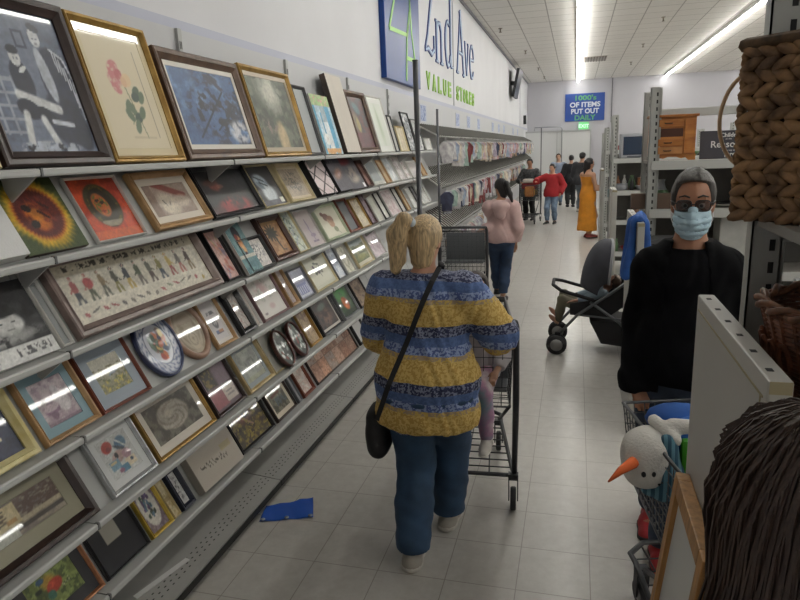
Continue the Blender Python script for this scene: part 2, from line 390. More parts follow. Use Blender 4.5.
        put('cfd0d6', ellm(U,V,.85,.18,.16,.16,0,.3)*sst(.3,.5,n)); put('26303f', np.maximum(segm(U,V,.2,.1,.75,.75,.012), segm(U,V,.5,.2,.9,.55,.01)))
    elif k == 'gardenpath':
        fill('6b7060'); put('4b5345', sst(.42,.6,n)); put('c9c9bb', ellm(U,V,.5,.8,.22,.25,0,.7)); put('3d4438', sst(.45,.6,fbm(U*12,V*12,seed+2))*(1-ellm(U,V,.5,.75,.2,.3,0,.5))); put('b9a57e', ellm(U,V,.52,.12,.12,.26,.0,.3)); put('8e7c73', ellm(U,V,.25,.3,.2,.1,0,.6)*sst(.5,.6,fbm(U*20,V*20,9)))
    elif k == 'window':
        fill('b8d0dc'); put('e5ecef', ellm(U,V,.5,.35,.3,.35,0,.6)); put('5fa3c4', np.maximum.reduce([boxm(U,V,0,.1,0,.86), boxm(U,V,.62,.86,0,.86), boxm(U,V,.3,.36,.1,.7)])); put('7b8f9b', boxm(U,V,.36,.62,.55,.86)*.5); put('a9c48c', boxm(U,V,0,1,.82,1)); put('d7a6a0', boxm(U,V,0,1,.82,1)*sst(.58,.66,fbm(U*14,V*20,4))); put('d8a873', boxm(U,V,0,1,0,.1)*sst(.4,.5,n)); put('f2f4f2', ellm(U,V,.3,.25,.12,.1))
    elif k == 'drape':
        fill('5a3335'); put('3f3b40', sst(.4,.6,fbm(U*5,V*9,seed))); put('7c6b54', ellm(U,V,.25,.5,.18,.2,.5,.5)); put('4b6670', ellm(U,V,.45,.78,.2,.1,-.4,.4)); put('9a8a55', ellm(U,V,.35,.45,.1,.14,.2,.4)); put('6b2f3a', boxm(U,V,.0,1,0,.3)*.6)
    elif k == 'palegreen': fill('dfe5da'); put('c3d1b9', ellm(U,V,.5,.45,.16,.42,.12,.6)*.7); put('a9b99d', ellm(U,V,.48,.6,.05,.3,.12,.5)*.5)
    elif k == 'planks': fill(spec[1]); put('b59f7a', (np.sin(U*18)>.7)*.5)
    elif k == 'scratch': fill(spec[1]); put(spec[2], sst(.5,.58,fbm(U*5+V*9,V*14-U*6,seed))); put('4a4e54', sst(.62,.66,fbm(U*9+V*12,V*10,seed+1)))
    elif k == 'sun':
        r = np.hypot((U-.5)/.48, (V-.52)/.47); a = np.arctan2(V-.52, U-.5); rr = r*(1+.03*np.sin(a*44)+.04*(fbm(a*5,r*3,2)-.5)); fill('3c4a24'); put('c9a028', 1-sst(.82,1.1,rr+.25*(n-.5))); put('b5651f', 1-sst(.74,.84,rr)); put('571a14', 1-sst(.66,.76,rr)); put('7a2a18', (1-sst(.4,.62,rr))*sst(.4,.6,fbm(U*20,V*20,1))); put('c26a22', ellm(U,V,.46,.48,.17,.2,.4,.2)*sst(.25,.6,fbm(U*9,V*9,3)))
        put('d08a34', ellm(U,V,.45,.5,.1,.1,0,.3)*.7); put('1b0e0b', ellm(U,V,.35,.6,.07,.05,-.3)); put('1b0e0b', ellm(U,V,.36,.38,.07,.055,.3)); put('351410', np.maximum(segm(U,V,.5,.55,.62,.45,.02), segm(U,V,.58,.66,.68,.58,.018)))
    elif k == 'moonface':
        fill('c2471f'); put('a3331b', sst(.4,.65,n)); put('cf6a3a', boxm(U,V,0,1,0,.14)*.6); put('39371d', ellm(U,V,.5,.55,.33,.37,.1,.05)); put('6d5f22', ellm(U,V,.5,.55,.30,.34,.1,.08)*sst(.5,.6,fbm(U*18,V*18,6))); put('27210f', ellm(U,V,.5,.55,.25,.29,.1,.05)); put('b8602a', ellm(U,V,.46,.56,.15,.2,.15,.1)); put('5c6a2c', ellm(U,V,.46,.56,.13,.18,.15,.1)*sst(.52,.6,fbm(U*14,V*14,8))); put('1f120a', ellm(U,V,.42,.64,.05,.025,.2)+0*U); put('1f120a', ellm(U,V,.5,.60,.05,.025,.2)); put('7a2417', ellm(U,V,.45,.46,.05,.02)); put('a79d8c', boxm(U,V,.3,.72,.2,.3)*ellm(U,V,.5,.36,.24,.17,0,.05)*.8)
    elif k == 'feather':
        fill('a08d80'); put('8a7468', boxm(U,V,0,.18,0,1)); put('d3c7b5', ellm(U,V,.42,.35,.22,.35,.15,.3)); put('7b3a30', segm(U,V,.3,1.,.82,.6,.09)); put('c5b6a6', ellm(U,V,.75,.4,.18,.2,0,.4)); put('3c332e', np.maximum(segm(U,V,.3,.5,.36,.3,.012), segm(U,V,.45,.42,.42,.3,.01))); put('e0d5c2', ellm(U,V,.35,.22,.12,.14)*.7)
    elif k == 'portrait':
        fill(spec[1]); put('2f2d31', sst(.45,.7,n)); put(spec[2], ellm(U,V,.3,.64,.10,.12,.2,.4)*.8); put('4a2a22', ellm(U,V,.25,.73,.14,.08,.2,.4)); put(spec[3], ellm(U,V,.52,.12,.3,.22,0,.35)*sst(.25,.55,fbm(U*9,V*5,seed))); put('6a2a2b', ellm(U,V,.4,.05,.4,.15,0,.5)*.6); put('9a6b5a', ellm(U,V,.4,.62,.07,.05)*.7)
    elif k == 'bluefigure':
        fill('2c2d33'); put('b7c4cf', ellm(U,V,.38,.6,.26,.2,-.5,.25)); put('d3dbe0', ellm(U,V,.5,.3,.26,.25,0,.3)); put('8796a5', sst(.5,.6,fbm(U*9,V*9,4))*ellm(U,V,.42,.62,.24,.2)); put('40444d', np.maximum(segm(U,V,.2,.75,.5,.62,.02), segm(U,V,.3,.6,.55,.5,.02))); put('4c4a58', boxm(U,V,0,1,0,.14)*.8); put('dcdccf', boxm(U,V,.78,.95,.05,.18))
    elif k == 'sketch':
        fill(spec[1]); m = ellm(U,V,.52,.52,.36,.4,0,.4); put(spec[2], m*sst(.5,.6,fbm(U*16*asp,V*16,seed))*.9)
        for i in range(7): x=rg.uniform(.3,.7); y=rg.uniform(.25,.75); put(spec[2], segm(U,V,x,y,x+rg.uniform(-.2,.2),y+rg.uniform(-.2,.2),.012))
    elif k == 'diamond':
        fill('d6c8c8'); a = np.abs(((U*1.5*1+V*2.0+.1)%1)-.5); b = np.abs(((U*1.5-V*2.0+.35)%1)-.5); put('2a2426', 1-sst(.045,.075,np.minimum(a,b))); put('b39f9f', sst(.55,.65,fbm(U*12,V*16,2))*.4)
    elif k == 'album': fill(spec[1]); put(spec[2], ellm(U,V,.45,.52,.3,.13,.3,.7)); put('b49a90', ellm(U,V,.5,.5,.15,.05,.3,.6)); put('2e2c33', boxm(U,V,0,1,.85,1)*.6); put('7d7779', boxm(U,V,.1,.5,.86,.93)*sst(.45,.55,fbm(U*25,V*10,1)))
    elif k == 'album2': fill('4b4850'); put('702327', ellm(U,V,.2,.9,.5,.14,0,.3)); put('8c8178', ellm(U,V,.5,.5,.33,.2,.3,.6)*sst(.3,.6,n)); put('b0a490', ellm(U,V,.55,.3,.25,.1,.2,.7)*.8); put('e6e6e6', boxm(U,V,.83,.95,.02,.16))
    elif k == 'cloudy': fill(spec[1]); put(spec[2], sst(.4,.65,n)); put('ffffff', sst(.66,.75,n)*.6)
    elif k == 'blotch': fill(spec[1]); put(spec[2], sst(.52,.66,fbm(U*7*asp,V*7,seed))); put(spec[2], sst(.6,.68,fbm(U*17*asp,V*17,seed+2))*.7)
    elif k == 'bwphoto':
        fill('232325'); put('3a3a3c', sst(.5,.7,n)); put('cfcfcd', ellm(U,V,.70,.48,.14,.15,.1,.15)); put('2d2d2d', ellm(U,V,.70,.63,.13,.06)); put('3b3b3b', ellm(U,V,.65,.5,.02,.015)+0*U); put('3b3b3b', ellm(U,V,.76,.5,.02,.015)); put('8a8a88', ellm(U,V,.71,.41,.035,.012)); put('b5b5b3', ellm(U,V,.32,.42,.11,.12,-.1,.2)); put('1f1f20', ellm(U,V,.30,.53,.12,.06)); put('9b9b99', ellm(U,V,.5,.30,.45,.09,.05,.5)*sst(.3,.5,fbm(U*16,V*16,3)))
        put('dcdcda', boxm(U,V,0,1,0,.2)); put('57575a', boxm(U,V,.05,.95,.06,.17)*sst(.5,.54,fbm(U*40,V*14,7))); put('e3e3e1', boxm(U,V,.5,.66,0,.17))
    elif k == 'rows':
        fill('d6d0c1'); put('bdb49d', boxm(U,V,0,1,.82,1)*.7); put('3c382f', boxm(U,V,.06,.94,.87,.96)*sst(.52,.58,fbm(U*60,V*12,4)))
        cols = ['9d5a58','b0726b','8f7d63','5d5b52','474b52','59604f','6b6b60','8b8455','c0a868','77706a','5b4e4a','49505c']
        for i in range(11):
            x = .07+.082*i; c = cols[i]; put(c, ellm(U,V,x,.60,.017,.12)); put(c, ellm(U,V,x+rg.uniform(-.006,.006),.755,.010,.03)); put(cols[(i+4)%12], segm(U,V,x-.006,.5,x-.014,.31,.0075)); put(cols[(i+4)%12], segm(U,V,x+.006,.5,x+.018,.31,.0075)); put(c, segm(U,V,x,.64,x+rg.choice((-.03,.03)),.52,.005)); put('c9a89a', ellm(U,V,x,.745,.006,.018))
        put('b35a5c', ellm(U,V,.155,.62,.028,.09)); put('c9c2b2', boxm(U,V,0,1,0,.26)*.5)
        for i in range(16): put(rg.choice(('7d776d','a05c5c','8c8f7a','6d6a66','b29a56')), ellm(U,V,.06+.058*i,.14+rg.uniform(-.04,.04),.012,.045,rg.uniform(-.8,.8)))
    elif k == 'floral':
        fill(spec[1])
        for i in range(26): put(rg.choice(spec[2]), ellm(U,V,rg.uniform(.1,.9),rg.uniform(.03,.97),rg.uniform(.08,.2),rg.uniform(.03,.06),rg.uniform(0,3),.3)*.85)
    elif k == 'littleportrait':
        fill('76979a'); put('5d8086', sst(.45,.6,n)); put('26222a', ellm(U,V,.5,.78,.2,.16)); put('c58a5e', ellm(U,V,.5,.62,.14,.14,.2)); put('8a3f35', ellm(U,V,.42,.72,.1,.06,.3)); put('d9a878', ellm(U,V,.55,.48,.1,.1)); put('4a3a44', ellm(U,V,.52,.36,.08,.06)); put('c9c7bd', boxm(U,V,0,1,.3,.36))
    elif k == 'plant':
        fill('b58a5c'); put('94683f', sst(.4,.65,n)); put('2e2a20', segm(U,V,.45,.7,.6,.12,.03)); put('2e2a20', segm(U,V,.6,.12,.75,.1,.02))
        for i in range(12): a=i*PI/6; put('35301f', ellm(U,V,.42+.16*math.cos(a),.66+.12*math.sin(a),.16,.04,a)*.95)
        put('2c281b', ellm(U,V,.42,.62,.2,.14,.3,.5)*sst(.4,.5,fbm(U*14,V*14,5))); put('8c6a40', boxm(U,V,.0,1,.92,1))
    elif k == 'vines':
        fill('c9cfc2')
        for i in range(30): put(rg.choice(('6f8069','8d9c8b','93889d','a9b4c0','5f6d5c')), ellm(U,V,.5+.28*math.sin(i*.7)+rg.uniform(-.1,.1),i/30,.14,.022,rg.uniform(-1,1)))
    elif k == 'lamp': fill('c8bcb9'); put('a698a3', boxm(U,V,.0,1,.0,.96)*ellm(U,V,.5,.35,.4,.3,0,.8)*.6); put('86788a', ellm(U,V,.6,.3,.16,.05)); put('8d7f92', ellm(U,V,.52,.62,.04,.16,.1)); put('76677c', boxm(U,V,.42,.78,.1,.15)); put('93859a', segm(U,V,.5,.5,.6,.15,.03))
    elif k == 'tulip': fill('dcd8c4'); put('7b5344', ellm(U,V,.42,.66,.13,.13,.4)); put('6d4638', ellm(U,V,.3,.78,.07,.07)); put('8e6450', ellm(U,V,.55,.55,.15,.14,.6)); put('b58a6c', ellm(U,V,.55,.42,.12,.12,.4)); put('7d8360', ellm(U,V,.62,.22,.09,.1,.4)); put('c9a98a', ellm(U,V,.46,.5,.05,.1,.4)*.7); put('8a8f74', segm(U,V,.62,.2,.75,.05,.012))
    elif k == 'navyfloral':
        fill('343c56'); put('2a3047', sst(.4,.6,n))
        for i in range(14): put(rg.choice(('d8cfb8','c9b48a','8d9a86','b9c0c0')), ellm(U,V,.45+rg.uniform(-.22,.3),.5+rg.uniform(-.3,.3),.07,.04,rg.uniform(0,3)))
        put('c98f3c', ellm(U,V,.6,.55,.07,.05))
    elif k == 'pitcher':
        fill('9c8a93'); put('7b6877', boxm(U,V,.05,.8,.8,.96)); put('b8abb0', sst(.45,.6,n)); put('d5ced1', ellm(U,V,.68,.45,.2,.27,.1)); put('c3bcc1', ellm(U,V,.62,.7,.1,.12)); put('7d5f76', ellm(U,V,.32,.32,.22,.10,.1)); put('c4b3bb', ellm(U,V,.32,.38,.22,.08,.1)); put('6d5467', ellm(U,V,.3,.2,.1,.09)); put('7f6a78', boxm(U,V,0,1,0,.06))
    elif k == 'landscape': fill('a9a58e'); put('c2c0b0', boxm(U,V,0,1,.7,1)); put('8f8f72', sst(.6,.4,V+.2*U+.12*n)*.9); put('7e7a5a', sst(.5,.62,fbm(U*8,V*12,2))*boxm(U,V,0,1,0,.7)); put('8a94a0', ellm(U,V,.65,.52,.25,.05,.35)); put('6c7147', sst(.55,.62,fbm(U*14,V*16,5))*boxm(U,V,0,1,0,.45)); put('c2b25d', sst(.6,.66,fbm(U*16,V*16,8))*boxm(U,V,0,1,0,.35))
    elif k == 'seal': fill('ccc7c8'); put('54525c', boxm(U,V,.2,.8,.66,.76)*sst(.4,.5,fbm(U*14,V*8,1))); put('4a4852', ellm(U,V,.5,.42,.2,.13,0,.08)); put('c4bfc0', ellm(U,V,.5,.44,.12,.07)*sst(.42,.5,fbm(U*12,V*12,1))); put('6c78a0', boxm(U,V,.22,.46,.15,.24)); put('a3673f', boxm(U,V,.46,.8,.15,.24)*.8); put('55536a', boxm(U,V,.22,.8,.15,.17))
    elif k == 'sampler':
        fill('b3aca6')
        for i in range(24): put(rg.choice(('8d827a','a67f68','7b7672','c4bdb4','99807a')), ellm(U,V,rg.uniform(.15,.85),i/24,.16,.03,rg.uniform(-.6,.6))*.8)
    elif k == 'paleroses': fill('d6d2cc'); put('c3a3a3', ellm(U,V,.45,.68,.22,.16,.2,.6)*sst(.4,.6,fbm(U*10,V*10,2))); put('a9ab9f', sst(.57,.62,fbm(U*9,V*9,4))*ellm(U,V,.5,.65,.36,.3)*.8); put('b48f92', ellm(U,V,.55,.22,.1,.07,0,.5)*.6); put('8b8083', ellm(U,V,.2,.1,.06,.03))
    elif k == 'architecture':
        fill('a3a6bb'); put('c9cbd6', boxm(U,V,.1,.9,.05,.62)); put('6d74a3', boxm(U,V,.16,.84,.12,.5))
        for i in range(5): put('c9cbd9', boxm(U,V,.19+.14*i,.25+.14*i,.14,.42))
        put('8d93b5', boxm(U,V,.1,.9,.5,.6))
    elif k == 'darkflower':
        fill('d5d4c3')
        for i in range(13): put(rg.choice(('4c5348','6b6f60','7d8076','5a4d60')), ellm(U,V,.5+rg.uniform(-.2,.2),.6+rg.uniform(-.2,.18),.07,.04,rg.uniform(0,3)))
        put('6b6f60', segm(U,V,.5,.6,.55,.25,.012))
    elif k == 'greenscape': fill('7c8158'); put('93a0a0', boxm(U,V,0,1,.72,1)); put('5e6640', sst(.5,.6,fbm(U*8,V*8,3))*boxm(U,V,0,1,0,.75)); put('a0a060', ellm(U,V,.5,.2,.3,.12,0,.5)*.7)
    elif k == 'leafcollage':
        fill('8d8375'); put('6f655f', sst(.45,.6,fbm(U*5,V*5,1))); put('9b8f9a', boxm(U,V,0,.42,0,.62)); put('55474f', np.maximum(segm(U,V,.05,.5,.35,.1,.015), segm(U,V,.1,.1,.35,.55,.015))); put('5c4a42', boxm(U,V,.66,1,.42,1)*sst(.35,.5,fbm(U*30,V*30,4))); put('b3a78d', boxm(U,V,.66,1,.3,.42)); put('3e3733', boxm(U,V,.5,1,.14,.26)); put('c3b48c', boxm(U,V,.24,.66,.35,.92)); put('d0c29c', boxm(U,V,.27,.63,.4,.88)*sst(.4,.7,n))
        put('54483a', segm(U,V,.45,.42,.45,.84,.009))
        for i in range(4): put('6a5a46', ellm(U,V,.38,.5+.1*i,.06,.03,-.6)); put('5c4d3c', ellm(U,V,.52,.52+.1*i,.06,.03,.6))
        put('a7793f', boxm(U,V,.55,.63,.42,.52)*.7); put('a7a89f', boxm(U,V,.42,.6,.0,.3))
    elif k == 'cubist':
        fill('c6c8c6'); put('a33f38', ellm(U,V,.28,.78,.17,.14,.4)); put('7a2f30', ellm(U,V,.3,.72,.08,.06)); put('4d6c86', ellm(U,V,.7,.72,.2,.16,.5)); put('d4d8d6', segm(U,V,.6,.85,.8,.6,.02)); put('2c3442', ellm(U,V,.62,.62,.2,.04,-.6)); put('b39a94', ellm(U,V,.45,.45,.22,.14,.3)); put('28262e', ellm(U,V,.42,.5,.06,.07)); put('7e9cae', boxm(U,V,.1,.4,.18,.42)); put('c9b78f', boxm(U,V,.12,.34,.34,.4)); put('a4838b', ellm(U,V,.72,.42,.14,.12)); put('d9cdb4', boxm(U,V,.55,.9,.1,.3)); put('5e88a0', boxm(U,V,.35,.6,.05,.22)); put('8b5f74', ellm(U,V,.35,.12,.08,.06)); put('35465a', ellm(U,V,.78,.24,.05,.05))
    elif k == 'greyrose':
        fill('4a463f'); put('6f6a60', sst(.45,.65,n)); r = np.hypot((U-.5)/.34,(V-.52)/.4); put('a8a093', (1-sst(.85,1.0,r+.2*(n-.5)))); put('857d72', (np.sin(r*16+4*np.arctan2(V-.52,U-.5)+3*n)>.35)*(1-sst(.8,.95,r))*.8); put('cbc3b5', ellm(U,V,.42,.6,.12,.1,.3,.5)*.7)
    elif k == 'maroonpanels':
        fill('5f4a54'); put('2b2622', boxm(U,V,.08,.48,.5,.93)); put('7d6a3c', boxm(U,V,.12,.44,.54,.89)*sst(.5,.58,fbm(U*14,V*16,3))); put('7a6573', boxm(U,V,.52,.96,.5,.96)); put('8f5059', boxm(U,V,.06,.55,.05,.46)); put('c9bdb4', boxm(U,V,.52,.95,.1,.42)); put('8f8683', boxm(U,V,.6,.88,.2,.22)+boxm(U,V,.6,.84,.28,.3)); put('694c57', boxm(U,V,.08,.5,.46,.5))
    elif k == 'stone': fill('a7aaa3'); put('8a8f8a', sst(.45,.6,n)); put('7b8179', np.abs(boxm(U,V,.3,.75,.3,.7)-boxm(U,V,.36,.69,.36,.64))); put('95987a', boxm(U,V,.0,1,0,.15)*.6); put('c2c5bf', ellm(U,V,.4,.75,.2,.1,.4,.5)*.7)
    elif k == 'darkart': fill('4b3a35'); put('2f2a2b', sst(.4,.6,n)); put('7b5c50', ellm(U,V,.5,.4,.3,.3,.2,.6)*sst(.4,.6,fbm(U*10,V*10,3))); put('68726c', ellm(U,V,.5,.78,.25,.12,.2,.5))
    elif k == 'carrot': fill('2d4a2c'); put('2f8a35', ellm(U,V,.45,.75,.4,.24,.1,.5)*sst(.25,.5,fbm(U*9,V*9,3))); put('c0602c', ellm(U,V,.52,.4,.18,.24,.3,.25)); put('d8793a', ellm(U,V,.46,.42,.07,.18,.3,.4)); put('a83c2a', ellm(U,V,.62,.42,.06,.14,.3,.5)); put('223024', boxm(U,V,0,1,0,.14)*.8)
    elif k == 'redpoppy':
        fill('6f7a44'); put('8a9a5a', sst(.45,.65,n)); put('4d5a34', sst(.55,.65,fbm(U*10,V*10,4))); put('b8923c', ellm(U,V,.45,.55,.14,.14,0,.5)); put('b23d2c', ellm(U,V,.52,.42,.17,.13,.4)); put('c9523c', ellm(U,V,.47,.46,.08,.06,.4)); put('3d5a78', ellm(U,V,.32,.66,.08,.06)); put('3f6b5c', ellm(U,V,.4,.28,.08,.1)); put('2c3326', ellm(U,V,.22,.5,.07,.05)); put('c9cf9c', ellm(U,V,.72,.35,.1,.08)*sst(.5,.6,fbm(U*20,V*20,3)))
    elif k == 'greysquare': fill('252529'); put('a09c90', boxm(U,V,.30,.66,.38,.78))
    elif k == 'ovalviolets':
        fill('77676f'); put('8f7f86', sst(.5,.6,fbm(U*12,V*12,3))); put('d6d2c8', ellm(U,V,.5,.5,.42,.42,0,.04))
        for i in range(22): put(rg.choice(('5b4a68','6d5c86','4c5a4c','5f7a8c','3f4a3f')), ellm(U,V,.5+rg.uniform(-.2,.2),.5+rg.uniform(-.22,.22),.07,.05,rg.uniform(0,3)))
    elif k == 'script':
        fill('bcb4a8'); put('b5a86c', boxm(U,V,.66,.9,.42,.56)*.45); yy = .36+.02*np.sin(U*7)
        on = boxm(U,V,.14,.74,0,1)*(np.sin(U*44)>-.8); put('5f5a54', on*(np.abs(V-yy-.05*np.sin(U*95)*sst(.3,.6,vnoise(U*16,U*0,3)))<.022))
    elif k == 'autumn': fill('4a4130'); put('7d6b34', sst(.48,.6,fbm(U*10,V*10,3))); put('3a2a24', sst(.5,.6,fbm(U*7,V*7,6))); put('7a4436', ellm(U,V,.45,.68,.22,.2,.5,.5)); put('423f4a', ellm(U,V,.52,.7,.12,.14,.3,.4)); put('b08a72', segm(U,V,.4,.6,.6,.35,.02)); put('9a8a40', sst(.6,.66,fbm(U*18,V*18,9)))
    elif k == 'farm': fill('7c7866'); put('a8a394', boxm(U,V,0,1,.7,1)); put('5a6468', boxm(U,V,.3,1,.2,.5)); put('6d3f34', segm(U,V,.2,.62,.7,.66,.05)); put('4c4a3c', sst(.5,.6,fbm(U*9,V*9,2))*boxm(U,V,0,1,0,.6))
    elif k == 'patchwork':
        cs = ('a9806d','8d6452','b98f78','c2a08c','7b5646','9d8f86','b49c8c','c6957a','8f6f5e'); cu = np.floor(U*6); cv = np.floor(V*2+.0*U); idx = ((cu*7+cv*5)%9).astype(int); A[...] = np.array([H(c) for c in cs])[idx]; put('7a4f40', sst(.55,.62,fbm(U*40,V*14,3))*.5); put('d8b39c', sst(.6,.66,fbm(U*60,V*20,5))*.5); put('5c4336', ((np.abs(((U*6)%1)-.0)<.03)|(np.abs(V-.5)<.012)).astype(float)*.7)
    if k not in ('plain', 'greysquare', 'script', 'diamond', 'rose', 'paleroses', 'darkflower', 'tulip', 'seal', 'palegreen', 'lamp'): A[...] *= (1+.30*(fbm(U*34*asp, V*34, seed+9, 3)-.5)+.16*(fbm(U*11*asp, V*11, seed+5, 3)-.5))[...,None]
    return np.clip(A, 0, 1)
m_print = attr_mat('glazed_print', .5, coat=.75); m_canvasp = attr_mat('painted_canvas', .6, bump=.15)
def print_mesh(wd, ht, spec, seed, y):
    """flat painted sheet, lower edge centred on x=0; thin slab with its own colours"""
    nx = int(np.clip(wd/.0048, 12, 120)); nz = int(np.clip(ht/.0048, 12, 110))
    us = np.linspace(0, 1, nx+1); vs = np.linspace(0, 1, nz+1); U, Vv = np.meshgrid(us, vs, indexing='ij')
    col = art(spec, U, Vv, wd/ht, seed).reshape(-1, 3)
    V = np.stack([(U.ravel()-.5)*wd, np.full(U.size, y), Vv.ravel()*ht], 1)
    i, j = np.meshgrid(np.arange(nx), np.arange(nz), indexing='ij'); a = (i*(nz+1)+j).ravel()
    F = np.stack([a, a+nz+1, a+nz+2, a+1], 1)
    return V, F, col
def ring(mb, x0, x1, z0, z1, w, prof):
    """mitred frame: prof is a list of (inset 0..1 of w, y)"""
    loops = [[(x0+w*t, y, z0+w*t), (x1-w*t, y, z0+w*t), (x1-w*t, y, z1-w*t), (x0+w*t, y, z1-w*t)] for t, y in prof]
    vs = [p for l in loops for p in l]; k = len(prof)
    mb.add(vs, [(i*4+c, i*4+(c+1) % 4, ((i+1) % k)*4+(c+1) % 4, ((i+1) % k)*4+c) for i in range(k) for c in range(4)])
FR = dict(
 darkbrown=('3a2a24','2a1d1a',.35), brown=('6a5140','4b382c',.4), gold=('b08d4a','8a6a30',.35), gold2=('c9b04a','a38a30',.35), cream=('d8cba6','c3b48a',.45), cream2=('cdb98c','b59d6c',.45),
 darkgrey=('4a4a4c','3a3a3c',.4), white=('d9d8d4','cfcdc8',.4), tan=('b89468','9c7a50',.4), black=('1f1f22','161618',.3), redbrown=('4f2c22','3a1f19',.35), redbrown2=('7d3f28','6a321f',.35),
 mottled=('8d7c76','6f605c',.35), mauve=('8d6f70','78595b',.4), grey=('7c7d80','6b6c70',.35), silver=('b9bbbc','9c9ea0',.25), navy=('23283a','1b2030',.35), copper=('b07a55','8d5d3e',.35), palegreen=('b9c2a9','a5b096',.45), yellowmap=('d9cf9f','c7b777',.55))
def frame_mat(k):
    c, c2, r = FR[k]
    return mat('frame_'+k, hx(c), r, metal=.35 if k in ('gold','gold2','silver','copper') else 0, noise=.3, nscale=18, stretch=(1,1,1), col2=hx(c2), bump=.05)
m_back = mat('backing_board', hx('6b5a48'), .8)
LIPZ = [1.80, 1.516, 1.191, .879, .539, .242]; LEAN = [rad(15.1)]+[rad(28.5)]*5
def place(o, row, y, off=0.0, roll=0.0, dz=0.0):
    """stand an upright thing (base on x axis, facing -Y) on display shelf `row`, leaning back"""
    a = LEAN[row-1]; x = -1.699+off
    M = Matrix.Rotation(PI/2, 3, 'Z') @ Matrix.Rotation(-a, 3, 'X') @ Matrix.Rotation(roll, 3, 'Y')
    o.rotation_euler = M.to_euler(); o.location = (x, y, LIPZ[row-1]+.013+dz)
